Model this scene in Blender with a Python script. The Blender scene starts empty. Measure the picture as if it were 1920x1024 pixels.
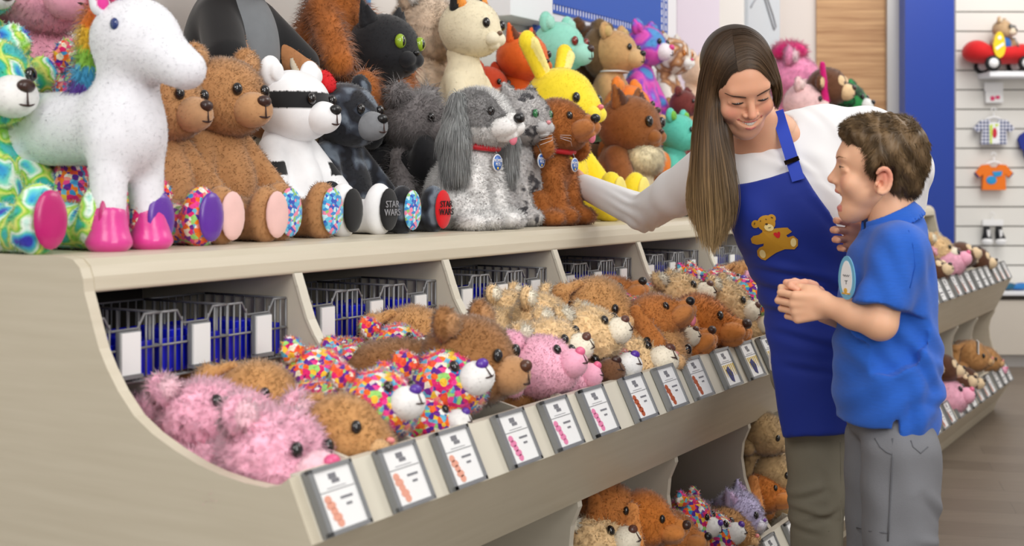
import bpy, math, random
import numpy as np
from mathutils import Matrix, Vector, Euler

S = bpy.context.scene
C = S.collection
random.seed(7)
RNG = np.random.default_rng(11)
PI = math.pi

# ------------------------------------------------------------ camera
FPX = 2400.0                       # focal length in pixels of the 1920 wide frame
CAMZ = 1.15
HORY = 345.0
cd = bpy.data.cameras.new('camera')
cd.sensor_width = 36.0
cd.lens = FPX / 1920 * 36
cd.shift_y = -(512 - HORY) / 1920
cd.clip_start = 0.05
cd.dof.use_dof = True
cd.dof.focus_distance = 2.95
cd.dof.aperture_fstop = 4.2
cam = bpy.data.objects.new('camera', cd)
cam.location = (0, 0, CAMZ)
cam.rotation_euler = (PI / 2, 0, 0)
C.objects.link(cam)
S.camera = cam

# ------------------------------------------------------------ world, lights, exposure
w = bpy.data.worlds.new('world')
S.world = w
w.use_nodes = True
bgn = w.node_tree.nodes['Background']
bgn.inputs[0].default_value = (1.0, 0.985, 0.96, 1)
bgn.inputs[1].default_value = 0.56

def area(name, loc, size, power, target, col=(1, 0.975, 0.94)):
    l = bpy.data.lights.new(name, 'AREA')
    l.shape = 'RECTANGLE'; l.size, l.size_y = size
    l.energy = power; l.color = col
    o = bpy.data.objects.new(name, l)
    o.location = loc
    o.rotation_euler = (Vector(target) - Vector(loc)).to_track_quat('-Z', 'Y').to_euler()
    C.objects.link(o)
    return o
area('ceiling_or_fill_light', (1.6, 0.2, 3.3), (1.6, 1.6), 44, (0.5, 3.2, 0.8))
area('photo_softbox', (2.1, -0.9, 1.95), (1.1, 1.1), 44, (0.55, 2.9, 0.9), (1, 0.985, 0.965))
area('ceiling_or_fill_light', (2.6, 3.6, 3.4), (1.6, 1.6), 50, (1.0, 4.0, 0.7))
area('ceiling_or_fill_light', (3.2, 6.6, 3.4), (2.0, 1.6), 60, (2.8, 8.0, 1.0))
area('ceiling_or_fill_light', (-1.0, -0.6, 2.8), (1.3, 1.3), 40, (-0.4, 2.2, 0.7))  # fill added behind the camera to brighten the end panel, no ceiling lamp
S.view_settings.view_transform = 'Standard'
S.view_settings.look = 'None'
S.view_settings.gamma = 1
S.view_settings.use_curve_mapping = False
S.view_settings.exposure = -0.12

# ------------------------------------------------------------ frames of reference
TH = math.atan((2395 - 960) / FPX)
SN, CS = math.sin(TH), math.cos(TH)
FR = PI / 2 - TH                   # turn of the bin fixtures; their local x runs along, y goes in, z up
def W(t, b, z):                    # fixture frame -> world
    return Vector((SN * t - CS * b, CS * t + SN * b, z))
def P(px, py, Y):                  # point seen at a place of the photograph, Y metres ahead
    return Vector(((px - 960) / FPX * Y, Y, CAMZ - (py - HORY) / FPX * Y))
def on_z(px, py, z):               # where that line of sight meets height z
    Y = FPX * (CAMZ - z) / (py - HORY)
    return P(px, py, Y)
def on_b(px, py, b):               # where it meets the plane of constant depth b of the fixture
    Y = FPX * b / (CS * (2395 - px))
    return P(px, py, Y)

# ------------------------------------------------------------ colour and materials
def lin(c):
    return c / 12.92 if c <= 0.04045 else ((c + 0.055) / 1.055) ** 2.4
def rgb(r, g, b):
    return (lin(r / 255), lin(g / 255), lin(b / 255))
MC = {}
def new_mat(name):
    m = bpy.data.materials.new(name); m.use_nodes = True
    nt = m.node_tree
    return m, nt, nt.nodes['Principled BSDF']
def mat(name, col, rough=0.5, var=0.0, scale=30, metal=0.0, bump=0.0, bscale=200, stretch=None, sheen=0.0, spec=0.5, trans=0.0, coat=0.0):
    if name in MC: return MC[name]
    m, nt, b = new_mat(name)
    b.inputs['Roughness'].default_value = rough
    b.inputs['Metallic'].default_value = metal
    b.inputs['Specular IOR Level'].default_value = spec
    b.inputs['Sheen Weight'].default_value = sheen
    b.inputs['Coat Weight'].default_value = coat
    if trans: b.inputs['Transmission Weight'].default_value = trans
    N = nt.nodes; L = nt.links
    tc = N.new('ShaderNodeTexCoord'); mp = N.new('ShaderNodeMapping')
    L.new(tc.outputs['Object'], mp.inputs[0])
    if stretch: mp.inputs['Scale'].default_value = stretch
    nz = N.new('ShaderNodeTexNoise'); nz.inputs['Scale'].default_value = scale; nz.inputs['Detail'].default_value = 4
    L.new(mp.outputs[0], nz.inputs['Vector'])
    mx = N.new('ShaderNodeMix'); mx.data_type = 'RGBA'
    c0 = [min(1, x * (1 - var)) for x in col]; c1 = [min(1, x * (1 + var)) for x in col]
    mx.inputs['A'].default_value = (*c0, 1); mx.inputs['B'].default_value = (*c1, 1)
    L.new(nz.outputs['Fac'], mx.inputs['Factor'])
    L.new(mx.outputs['Result'], b.inputs['Base Color'])
    if bump:
        n2 = N.new('ShaderNodeTexNoise'); n2.inputs['Scale'].default_value = bscale; n2.inputs['Detail'].default_value = 3
        L.new(mp.outputs[0], n2.inputs['Vector'])
        bp = N.new('ShaderNodeBump'); bp.inputs['Strength'].default_value = bump; bp.inputs['Distance'].default_value = 0.002
        L.new(n2.outputs['Fac'], bp.inputs['Height']); L.new(bp.outputs[0], b.inputs['Normal'])
    MC[name] = m
    return m
def true_normal(nt):
    """the surface normal on both sides of a thin tuft"""
    N = nt.nodes; L = nt.links
    g = N.new('ShaderNodeNewGeometry')
    mr = N.new('ShaderNodeMapRange'); mr.inputs['To Min'].default_value = 1; mr.inputs['To Max'].default_value = -1
    L.new(g.outputs['Backfacing'], mr.inputs['Value'])
    vm = N.new('ShaderNodeVectorMath'); vm.operation = 'SCALE'
    L.new(g.outputs['Normal'], vm.inputs[0]); L.new(mr.outputs[0], vm.inputs['Scale'])
    return vm.outputs[0]
def attr_mat(name, rough=0.85, var=0.25, scale=60, sheen=0.35, sss=0.0, bump=0.0, bscale=300, spec=0.25):
    """surface colour taken from the mesh's own colour attribute, with a little mottling"""
    if name in MC: return MC[name]
    m, nt, b = new_mat(name); N = nt.nodes; L = nt.links
    b.inputs['Roughness'].default_value = rough
    b.inputs['Sheen Weight'].default_value = sheen
    b.inputs['Specular IOR Level'].default_value = spec
    if sss:
        b.inputs['Subsurface Weight'].default_value = sss
        b.inputs['Subsurface Scale'].default_value = 0.01
        b.inputs['Subsurface Radius'].default_value = (1.0, 0.35, 0.2)
    a = N.new('ShaderNodeAttribute'); a.attribute_name = 'Col'
    tc = N.new('ShaderNodeTexCoord')
    nz = N.new('ShaderNodeTexNoise'); nz.inputs['Scale'].default_value = scale; nz.inputs['Detail'].default_value = 4
    L.new(tc.outputs['Object'], nz.inputs['Vector'])
    mr = N.new('ShaderNodeMapRange'); mr.inputs['From Min'].default_value = 0.25; mr.inputs['From Max'].default_value = 0.75
    mr.inputs['To Min'].default_value = 1 - var; mr.inputs['To Max'].default_value = 1 + var
    L.new(nz.outputs['Fac'], mr.inputs['Value'])
    vm = N.new('ShaderNodeVectorMath'); vm.operation = 'SCALE'
    L.new(a.outputs['Color'], vm.inputs[0]); L.new(mr.outputs[0], vm.inputs['Scale'])
    L.new(vm.outputs[0], b.inputs['Base Color'])
    if bump:
        n2 = N.new('ShaderNodeTexNoise'); n2.inputs['Scale'].default_value = bscale
        L.new(tc.outputs['Object'], n2.inputs['Vector'])
        bp = N.new('ShaderNodeBump'); bp.inputs['Strength'].default_value = bump; bp.inputs['Distance'].default_value = 0.001
        L.new(n2.outputs['Fac'], bp.inputs['Height']); L.new(bp.outputs[0], b.inputs['Normal'])
        L.new(true_normal(nt), bp.inputs['Normal'])
    else: L.new(true_normal(nt), b.inputs['Normal'])
    MC[name] = m
    return m
def cells_mat(name, cols, scale=90, rough=0.85, distort=0.0, kind='voronoi', sheen=0.3):
    """patches of many colours, as printed plush"""
    if name in MC: return MC[name]
    m, nt, b = new_mat(name); N = nt.nodes; L = nt.links
    b.inputs['Roughness'].default_value = rough; b.inputs['Sheen Weight'].default_value = sheen
    b.inputs['Specular IOR Level'].default_value = 0.25
    tc = N.new('ShaderNodeTexCoord')
    src = tc.outputs['Object']
    if distort:
        nz = N.new('ShaderNodeTexNoise'); nz.inputs['Scale'].default_value = scale * 0.7
        L.new(src, nz.inputs['Vector'])
        sc = N.new('ShaderNodeVectorMath'); sc.operation = 'SCALE'; sc.inputs['Scale'].default_value = distort
        L.new(nz.outputs['Color'], sc.inputs[0])
        ad = N.new('ShaderNodeVectorMath'); ad.operation = 'ADD'
        L.new(src, ad.inputs[0]); L.new(sc.outputs[0], ad.inputs[1]); src = ad.outputs[0]
    cr = N.new('ShaderNodeValToRGB')
    cr.color_ramp.interpolation = 'CONSTANT' if kind == 'voronoi' else 'LINEAR'
    if kind == 'voronoi':
        v = N.new('ShaderNodeTexVoronoi'); v.inputs['Scale'].default_value = scale
        L.new(src, v.inputs['Vector'])
        sp = N.new('ShaderNodeSeparateColor'); L.new(v.outputs['Color'], sp.inputs[0])
        L.new(sp.outputs[0], cr.inputs[0])
        lo, hi = 0.0, 1.0
    else:
        v = N.new('ShaderNodeTexNoise'); v.inputs['Scale'].default_value = scale; v.inputs['Detail'].default_value = 1
        L.new(src, v.inputs['Vector']); L.new(v.outputs['Fac'], cr.inputs[0])
        lo, hi = 0.3, 0.7
    n = len(cols)
    el = cr.color_ramp.elements
    el[0].position = lo; el[0].color = (*cols[0], 1)
    el[1].position = lo + (hi - lo) * (n - 1) / n; el[1].color = (*cols[-1], 1)
    for i in range(1, n - 1):
        e = el.new(lo + (hi - lo) * i / n); e.color = (*cols[i], 1)
    L.new(cr.outputs[0], b.inputs['Base Color'])
    L.new(true_normal(nt), b.inputs['Normal'])
    MC[name] = m
    return m

# ------------------------------------------------------------ objects
def tag(o, label=None, cat=None, group=None, kind=None):
    if label: o['label'] = label
    if cat: o['category'] = cat
    if group: o['group'] = group
    if kind: o['kind'] = kind
    return o
def thing(name, label, cat, loc=(0, 0, 0), rotz=0, group=None):
    o = bpy.data.objects.new(name, None); C.objects.link(o)
    o.empty_display_size = 0.05
    o.location = loc; o.rotation_euler = (0, 0, rotz)
    return tag(o, label, cat, group)
def link(name, me, m, parent=None, loc=None, rot=None, label=None):
    o = bpy.data.objects.new(name, me); C.objects.link(o)
    if m is not None and not len(me.materials):
        for q in (m if isinstance(m, (list, tuple)) else [m]): me.materials.append(q)
    if parent is not None: o.parent = parent
    if loc is not None: o.location = loc
    if rot is not None: o.rotation_euler = rot
    if label: o['label'] = label
    return o
def copy_tree(o, parent=None):
    c = o.copy(); C.objects.link(c)
    if parent is not None: c.parent = parent
    for ch in KIDS(o): copy_tree(ch, c)
    return c
def KIDS(o): return [q for q in o.children]

# ------------------------------------------------------------ plain mesh building
class MB:
    """gathers boxes, tubes, lathes and loops into one mesh"""
    def __init__(s): s.v = []; s.f = []; s.mi = []; s.sm = []
    def add(s, vs, fs, mi=0, smooth=False, M=None):
        n = len(s.v)
        if M is not None: vs = [M @ Vector(v) for v in vs]
        s.v += [tuple(v) for v in vs]; s.f += [tuple(i + n for i in f) for f in fs]
        s.mi += [mi] * len(fs); s.sm += [smooth] * len(fs)
    def box(s, a, b, mi=0, M=None):
        x0, y0, z0 = a; x1, y1, z1 = b
        s.add([(x0,y0,z0),(x1,y0,z0),(x1,y1,z0),(x0,y1,z0),(x0,y0,z1),(x1,y0,z1),(x1,y1,z1),(x0,y1,z1)],
              [(3,2,1,0),(4,5,6,7),(0,1,5,4),(1,2,6,5),(2,3,7,6),(3,0,4,7)], mi, False, M)
    def prism(s, pts, x0, x1, mi=0, M=None, smooth=False, axis='x'):
        """closed outline (two coordinates each) pushed from x0 to x1"""
        n = len(pts)
        f = {'x': lambda x, p: (x, p[0], p[1]), 'y': lambda x, p: (p[0], x, p[1]), 'z': lambda x, p: (p[0], p[1], x)}[axis]
        vs = [f(x0, p) for p in pts] + [f(x1, p) for p in pts]
        s.add(vs, [tuple(range(n)), tuple(range(2 * n - 1, n - 1, -1))], mi, False, M)
        s.add(vs, [(i, i + n, (i + 1) % n + n, (i + 1) % n) for i in range(n)], mi, smooth, M)
    def tube(s, pts, r, n=8, mi=0, M=None, cap=True):
        pts = [Vector(p) for p in pts]
        rr = r if isinstance(r, (list, tuple)) else [r] * len(pts)
        vs = []; up = None
        for i, p in enumerate(pts):
            d = (pts[min(i + 1, len(pts) - 1)] - pts[max(i - 1, 0)]).normalized()
            if up is None: up = d.orthogonal().normalized()
            up = (up - d * up.dot(d)).normalized(); sd = d.cross(up)
            for k in range(n):
                a = 2 * PI * k / n
                vs.append(p + (up * math.cos(a) + sd * math.sin(a)) * rr[i])
        fs = [(i * n + k, i * n + (k + 1) % n, (i + 1) * n + (k + 1) % n, (i + 1) * n + k) for i in range(len(pts) - 1) for k in range(n)]
        if cap: fs += [tuple(range(n - 1, -1, -1)), tuple((len(pts) - 1) * n + k for k in range(n))]
        s.add(vs, fs, mi, True, M)
    def lathe(s, prof, n=24, mi=0, M=None):
        vs = [(r * math.cos(2 * PI * k / n), r * math.sin(2 * PI * k / n), z) for r, z in prof for k in range(n)]
        fs = [(i * n + k, i * n + (k + 1) % n, (i + 1) * n + (k + 1) % n, (i + 1) * n + k) for i in range(len(prof) - 1) for k in range(n)]
        s.add(vs, fs, mi, True, M)
    def ball(s, c, r, mi=0, M=None, n=16, m=10):
        r = r if isinstance(r, (list, tuple)) else (r, r, r)
        vs = []; fs = []
        for i in range(m + 1):
            a = PI * i / m
            for k in range(n):
                q = 2 * PI * k / n
                vs.append((c[0] + r[0] * math.sin(a) * math.cos(q), c[1] + r[1] * math.sin(a) * math.sin(q), c[2] - r[2] * math.cos(a)))
        for i in range(m):
            for k in range(n):
                fs.append((i * n + k, i * n + (k + 1) % n, (i + 1) * n + (k + 1) % n, (i + 1) * n + k))
        s.add(vs, fs, mi, True, M)
    def mesh(s, name):
        me = bpy.data.meshes.new(name)
        me.from_pydata(s.v, [], s.f)
        me.polygons.foreach_set('material_index', s.mi)
        me.polygons.foreach_set('use_smooth', s.sm)
        me.update()
        return me
    def build(s, name, m, parent=None, loc=None, rot=None, bevel=0.0, label=None):
        me = s.mesh(name)
        for q in (m if isinstance(m, (list, tuple)) else [m]): me.materials.append(q)
        o = link(name, me, None, parent, loc, rot, label)
        if bevel:
            b = o.modifiers.new('bevel', 'BEVEL'); b.width = bevel; b.segments = 2; b.limit_method = 'ANGLE'
        return o
def text(name, s, size, m, parent, loc, rot, ext=0.0006, label=None):
    cu = bpy.data.curves.new(name, 'FONT'); cu.body = s; cu.size = size; cu.extrude = ext
    cu.align_x = 'CENTER'; cu.align_y = 'CENTER'; cu.space_line = 0.85; cu.resolution_u = 3
    tmp = bpy.data.objects.new(name, cu); C.objects.link(tmp)
    bpy.context.view_layer.update()
    me = bpy.data.meshes.new_from_object(tmp.evaluated_get(bpy.context.evaluated_depsgraph_get()))
    bpy.data.objects.remove(tmp)
    me.materials.clear(); me.materials.append(m)
    return link(name, me, None, parent, loc, rot, label)

# ------------------------------------------------------------ soft shapes: distance fields turned into meshes
def rotm(e):
    return np.array(Euler(e).to_matrix()) if e is not None else None
class Ell:
    def __init__(s, c, r, rot=None, k=None, col=None, sub=False):
        s.c = np.array(c, float); s.r = np.array(r if hasattr(r, '__len__') else (r, r, r), float)
        s.R = rot if isinstance(rot, np.ndarray) else rotm(rot); s.k = k; s.col = col; s.sub = sub
        m = s.r.max() if s.R is not None else s.r
        s.lo = s.c - m; s.hi = s.c + m
    def d(s, p):
        q = p - s.c
        if s.R is not None: q = q @ s.R
        k0 = np.sqrt(((q / s.r) ** 2).sum(-1)); k1 = np.sqrt(((q / s.r ** 2) ** 2).sum(-1)) + 1e-9
        return k0 * (k0 - 1) / k1
class Cone:
    def __init__(s, a, ra, b, rb, k=None, col=None, sub=False, flat=None):
        s.a = np.array(a, float); s.b = np.array(b, float); s.ra = ra; s.rb = rb; s.k = k; s.col = col; s.sub = sub
        s.flat = flat     # (axis vector, factor): squashes the section
        m = max(ra, rb)
        s.lo = np.minimum(s.a, s.b) - m; s.hi = np.maximum(s.a, s.b) + m
    def d(s, p):
        ab = s.b - s.a; q = p - s.a
        h = np.clip((q @ ab) / max(ab @ ab, 1e-12), 0, 1)
        e = q - h[..., None] * ab
        if s.flat is not None:
            ax = np.array(s.flat[0], float); ax /= np.linalg.norm(ax)
            e = e + (e @ ax)[..., None] * ax * (s.flat[1] - 1)
        return np.sqrt((e ** 2).sum(-1)) - (s.ra + (s.rb - s.ra) * h)
def field_mesh(prims, res, k=0.01, extra=None):
    lo = np.min([q.lo for q in prims if not q.sub], 0) - 3 * res - k
    hi = np.max([q.hi for q in prims if not q.sub], 0) + 3 * res + k
    n = np.ceil((hi - lo) / res).astype(int) + 1
    ax = [lo[i] + np.arange(n[i]) * res for i in range(3)]
    D = np.full(n, 1e3)
    for q in prims:
        kk = q.k if q.k is not None else k
        m = kk * 1.5 + 4 * res
        i0 = np.clip(np.floor((q.lo - m - lo) / res).astype(int), 0, n - 1)
        i1 = np.clip(np.ceil((q.hi + m - lo) / res).astype(int) + 1, 1, n)
        if (i1 <= i0).any(): continue
        g = np.stack(np.meshgrid(*[ax[i][i0[i]:i1[i]] for i in range(3)], indexing='ij'), -1)
        d = q.d(g)
        sl = tuple(slice(i0[i], i1[i]) for i in range(3))
        c = D[sl]
        if q.sub:
            h = np.clip(0.5 - 0.5 * (c + d) / kk, 0, 1)
            D[sl] = c * (1 - h) + (-d) * h + kk * h * (1 - h)
        else:
            h = np.clip(0.5 + 0.5 * (c - d) / kk, 0, 1)
            D[sl] = np.where(c > 100, d, c * (1 - h) + d * h - kk * h * (1 - h))
    if extra is not None:
        g = np.stack(np.meshgrid(*ax, indexing='ij'), -1)
        D = extra(g, D)
    ins = D < 0
    c = [ins[i:n[0] - 1 + i, j:n[1] - 1 + j, l:n[2] - 1 + l] for i in (0, 1) for j in (0, 1) for l in (0, 1)]
    s = sum(x.astype(np.int8) for x in c)
    act = (s > 0) & (s < 8)
    I = np.argwhere(act)
    idx = np.full(act.shape, -1); idx[act] = np.arange(len(I))
    acc = np.zeros((len(I), 3)); cnt = np.zeros(len(I))
    cor = [(i, j, l) for i in (0, 1) for j in (0, 1) for l in (0, 1)]
    for a in range(8):
        for b in range(a + 1, 8):
            A, B = np.array(cor[a]), np.array(cor[b])
            if np.abs(A - B).sum() != 1: continue
            da = D[tuple((I + A).T)]; db = D[tuple((I + B).T)]
            mk = (da < 0) != (db < 0)
            t = np.where(mk, da / np.where(mk, da - db, 1), 0)
            acc[mk] += (A + t[:, None] * (B - A))[mk]; cnt[mk] += 1
    V = lo + (I + acc / cnt[:, None]) * res
    F = []
    for axn in range(3):
        o1, o2 = [(1, 2), (2, 0), (0, 1)][axn]
        e = np.zeros(3, int); e[axn] = 1
        sl0 = [slice(1, None)] * 3; sl1 = [slice(1, None)] * 3
        sl0[axn] = slice(0, -1); sl1[axn] = slice(1, None)
        sl0[o1] = sl1[o1] = slice(1, -1); sl0[o2] = sl1[o2] = slice(1, -1)
        a_, b_ = ins[tuple(sl0)], ins[tuple(sl1)]
        for cond, flip in ((a_ & ~b_, False), (~a_ & b_, True)):
            J = np.argwhere(cond)
            if not len(J): continue
            J[:, o1] += 1; J[:, o2] += 1
            u = np.zeros(3, int); u[o1] = 1; v = np.zeros(3, int); v[o2] = 1
            q = np.stack([idx[tuple((J - u - v).T)], idx[tuple((J - v).T)], idx[tuple(J.T)], idx[tuple((J - u).T)]], 1)
            if flip: q = q[:, ::-1]
            F.append(q)
    F = np.concatenate(F)
    return V, F
def smooth_mesh(V, F, it=1, w=0.5):
    n = len(V)
    for _ in range(it):
        a = np.zeros_like(V); c = np.zeros(n)
        for i in range(4):
            j = (i + 1) % 4
            np.add.at(a, F[:, i], V[F[:, j]]); np.add.at(c, F[:, i], 1)
            np.add.at(a, F[:, j], V[F[:, i]]); np.add.at(c, F[:, j], 1)
        V = V * (1 - w) + w * a / np.maximum(c, 1)[:, None]
    return V
def vnormals(V, F):
    fn = np.cross(V[F[:, 2]] - V[F[:, 0]], V[F[:, 3]] - V[F[:, 1]])
    N = np.zeros_like(V)
    for i in range(4): np.add.at(N, F[:, i], fn)
    return N / (np.linalg.norm(N, axis=1)[:, None] + 1e-12)
def prim_cols(V, prims, default):
    best = np.full(len(V), 1e9); col = np.tile(np.array(default, float), (len(V), 1))
    for q in prims:
        if q.sub: continue
        d = q.d(V); m = d < best
        best[m] = d[m]
        col[m] = q.col if q.col is not None else default
    return col
def np_mesh(name, V, F, T=None, col=None, nrm=None, mats=None, fmi=None):
    """quads F, optional triangles T, colours and normals per vertex"""
    me = bpy.data.meshes.new(name)
    nT = 0 if T is None else len(T)
    me.vertices.add(len(V)); me.vertices.foreach_set('co', V.astype(np.float32).ravel())
    me.loops.add(len(F) * 4 + nT * 3)
    li = F.ravel() if T is None else np.concatenate([F.ravel(), T.ravel()])
    me.loops.foreach_set('vertex_index', li.astype(np.int32))
    me.polygons.add(len(F) + nT)
    ls = np.arange(len(F)) * 4
    if nT: ls = np.concatenate([ls, len(F) * 4 + np.arange(nT) * 3])
    me.polygons.foreach_set('loop_start', ls.astype(np.int32))
    me.update(calc_edges=True)
    me.polygons.foreach_set('use_smooth', np.ones(len(F) + nT, bool))
    if fmi is not None: me.polygons.foreach_set('material_index', fmi)
    if col is not None:
        a = me.color_attributes.new('Col', 'FLOAT_COLOR', 'POINT')
        a.data.foreach_set('color', np.concatenate([col, np.ones((len(V), 1))], 1).astype(np.float32).ravel())
    if nrm is not None:
        me.normals_split_custom_set_from_vertices(nrm.tolist())
    if mats is not None:
        for q in (mats if isinstance(mats, (list, tuple)) else [mats]): me.materials.append(q)
    return me
def furry(V, F, col, n, length, width=0.0011, droop=0.3, rnd=0.45, seg=1, comb=None):
    """adds n tapering tufts standing on the surface; returns V, F, T, col, normals"""
    N = vnormals(V, F)
    A = np.linalg.norm(np.cross(V[F[:, 2]] - V[F[:, 0]], V[F[:, 3]] - V[F[:, 1]]), axis=1)
    fi = RNG.choice(len(F), n, p=A / A.sum())
    u, v = RNG.random((2, n, 1))
    q = F[fi]
    mixv = lambda X: (X[q[:, 0]] * (1 - u) + X[q[:, 1]] * u) * (1 - v) + (X[q[:, 3]] * (1 - u) + X[q[:, 2]] * u) * v
    p = mixv(V); nn = mixv(N); cc = mixv(col)
    d = nn + RNG.normal(0, rnd, (n, 3)); d[:, 2] -= droop
    if comb is not None: d += comb(p) if callable(comb) else np.array(comb)
    d -= nn * np.minimum((d * nn).sum(1) - 0.12, 0)[:, None]
    d /= np.linalg.norm(d, axis=1)[:, None]
    side = np.cross(d, RNG.normal(0, 1, (n, 3))); side /= np.linalg.norm(side, axis=1)[:, None]
    L = (length(p) if callable(length) else length) * (0.6 + 0.7 * RNG.random((n, 1)))
    cj = cc * (0.82 + 0.36 * RNG.random((n, 1)))
    base = len(V)
    if seg == 1:
        nv = np.stack([p - side * width - nn * 0.001, p + side * width - nn * 0.001, p + d * L], 1).reshape(-1, 3)
        T = base + np.arange(n * 3).reshape(-1, 3)
        return (np.concatenate([V, nv]), F, T, np.concatenate([col, np.repeat(cj, 3, 0)]), np.concatenate([N, np.repeat(nn, 3, 0)]))
    rows = []
    dd = d.copy(); pos = p - nn * 0.001
    for i in range(seg):
        wd = width * (1 - i / seg)
        rows += [pos - side * wd, pos + side * wd]
        pos = pos + dd * L / seg; dd[:, 2] -= 0.35 + droop * 0.4; dd /= np.linalg.norm(dd, axis=1)[:, None]
    rows.append(pos)
    m = len(rows)
    nv = np.stack(rows, 1).reshape(-1, 3)
    b0 = base + np.arange(n)[:, None] * m
    Q = [np.concatenate([b0 + 2 * i, b0 + 2 * i + 1, b0 + 2 * i + 3, b0 + 2 * i + 2], 1) for i in range(seg - 1)]
    T = np.concatenate([b0 + m - 3, b0 + m - 2, b0 + m - 1], 1)
    return (np.concatenate([V, nv]), np.concatenate([F] + Q), T, np.concatenate([col, np.repeat(cj, m, 0)]), np.concatenate([N, np.repeat(nn, m, 0)]))
def soft(name, prims, res, k, color, m, parent, fur=0, flen=0.008, droop=0.3, seg=1, width=0.0011, smooth=1, comb=None, rnd=0.45, colf=None, label=None, disp=None):
    V, F = field_mesh(prims, res, k)
    V = smooth_mesh(V, F, smooth)
    if disp is not None: V = V + vnormals(V, F) * disp(V)[:, None]
    col = prim_cols(V, prims, color)
    if colf is not None: col = colf(V, col)
    if fur:
        V, F, T, col, N = furry(V, F, col, fur, flen, width, droop, rnd, seg, comb)
        me = np_mesh(name, V, F, T, col, N, m)
    else:
        me = np_mesh(name, V, F, None, col, None, m)
    return link(name, me, None, parent, label=label)
# ------------------------------------------------------------ the room
def lab(name, col, **k): return mat(name, col, **k)
M_LAM = None
def laminate():
    """pale greige laminate with a faint horizontal streak"""
    m, nt, b = new_mat('pale_laminate'); N = nt.nodes; L = nt.links
    tc = N.new('ShaderNodeTexCoord'); mp = N.new('ShaderNodeMapping')
    mp.inputs['Scale'].default_value = (1.2, 1.2, 22)
    L.new(tc.outputs['Object'], mp.inputs[0])
    nz = N.new('ShaderNodeTexNoise'); nz.inputs['Scale'].default_value = 3.0; nz.inputs['Detail'].default_value = 5
    L.new(mp.outputs[0], nz.inputs['Vector'])
    mx = N.new('ShaderNodeMix'); mx.data_type = 'RGBA'
    mx.inputs['A'].default_value = (*rgb(194, 184, 162), 1); mx.inputs['B'].default_value = (*rgb(212, 203, 183), 1)
    L.new(nz.outputs['Fac'], mx.inputs['Factor']); L.new(mx.outputs['Result'], b.inputs['Base Color'])
    b.inputs['Roughness'].default_value = 0.42
    return m
M_LAM = laminate()
M_EDGE = mat('edge_strip', rgb(214, 208, 192), rough=0.4)
M_INNER = mat('inner_laminate', rgb(200, 192, 176), rough=0.5, var=0.03, scale=4, stretch=(1, 1, 14))
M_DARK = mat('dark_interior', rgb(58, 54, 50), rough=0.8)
M_GREY = mat('holder_grey', rgb(138, 140, 142), rough=0.35, metal=0.3)
M_CARD = mat('card_white', rgb(238, 238, 238), rough=0.45)
M_INK = mat('card_ink', rgb(120, 120, 126), rough=0.6)
M_WALL = mat('wall_paint', rgb(226, 222, 218), rough=0.8, var=0.01)
M_LILAC = mat('lilac_paint', rgb(222, 212, 226), rough=0.8, var=0.02, scale=3)
M_ICE = mat('ice_blue_panel', rgb(200, 208, 216), rough=0.35)
M_CREAM = mat('cream_panel', rgb(222, 212, 206), rough=0.7)
M_BLUE = mat('blue_panel', rgb(28, 62, 158), rough=0.35)
M_SIGN = mat('sign_blue', rgb(38, 88, 186), rough=0.5)
M_WHITE = mat('sign_white', rgb(238, 240, 244), rough=0.5)
M_METAL = mat('brushed_column', rgb(188, 186, 184), rough=0.35, metal=0.4)
M_SLAT = mat('slatwall_white', rgb(228, 226, 220), rough=0.45)
M_GROOVE = mat('slatwall_groove', rgb(120, 116, 110), rough=0.6)
M_CAB = mat('cabinet_cream', rgb(216, 208, 196), rough=0.5)
M_WIRE = mat('basket_wire', rgb(132, 132, 134), rough=0.4, metal=0.3)
M_BOX = mat('blue_plastic', rgb(10, 24, 200), rough=0.35, coat=0.3)

def floor_mat():
    m, nt, b = new_mat('floor_planks'); N = nt.nodes; L = nt.links
    tc = N.new('ShaderNodeTexCoord'); mp = N.new('ShaderNodeMapping')
    mp.inputs['Rotation'].default_value = (0, 0, 0.25)
    L.new(tc.outputs['Object'], mp.inputs[0])
    br = N.new('ShaderNodeTexBrick'); br.inputs['Scale'].default_value = 1.0
    br.inputs['Brick Width'].default_value = 1.2; br.inputs['Row Height'].default_value = 0.17
    br.inputs['Mortar Size'].default_value = 0.0015; br.inputs['Color1'].default_value = (*rgb(104, 91, 79), 1)
    br.inputs['Color2'].default_value = (*rgb(120, 107, 94), 1); br.inputs['Mortar'].default_value = (*rgb(86, 76, 66), 1)
    L.new(mp.outputs[0], br.inputs['Vector'])
    m2 = N.new('ShaderNodeMapping'); m2.inputs['Scale'].default_value = (1.2, 16, 1); m2.inputs['Rotation'].default_value = (0, 0, 0.25)
    L.new(tc.outputs['Object'], m2.inputs[0])
    nz = N.new('ShaderNodeTexNoise'); nz.inputs['Scale'].default_value = 4; nz.inputs['Detail'].default_value = 6
    L.new(m2.outputs[0], nz.inputs['Vector'])
    mr = N.new('ShaderNodeMapRange'); mr.inputs['To Min'].default_value = 0.75; mr.inputs['To Max'].default_value = 1.25
    L.new(nz.outputs['Fac'], mr.inputs['Value'])
    vm = N.new('ShaderNodeVectorMath'); vm.operation = 'SCALE'
    L.new(br.outputs['Color'], vm.inputs[0]); L.new(mr.outputs[0], vm.inputs['Scale'])
    L.new(vm.outputs[0], b.inputs['Base Color']); b.inputs['Roughness'].default_value = 0.4
    return m
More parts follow.
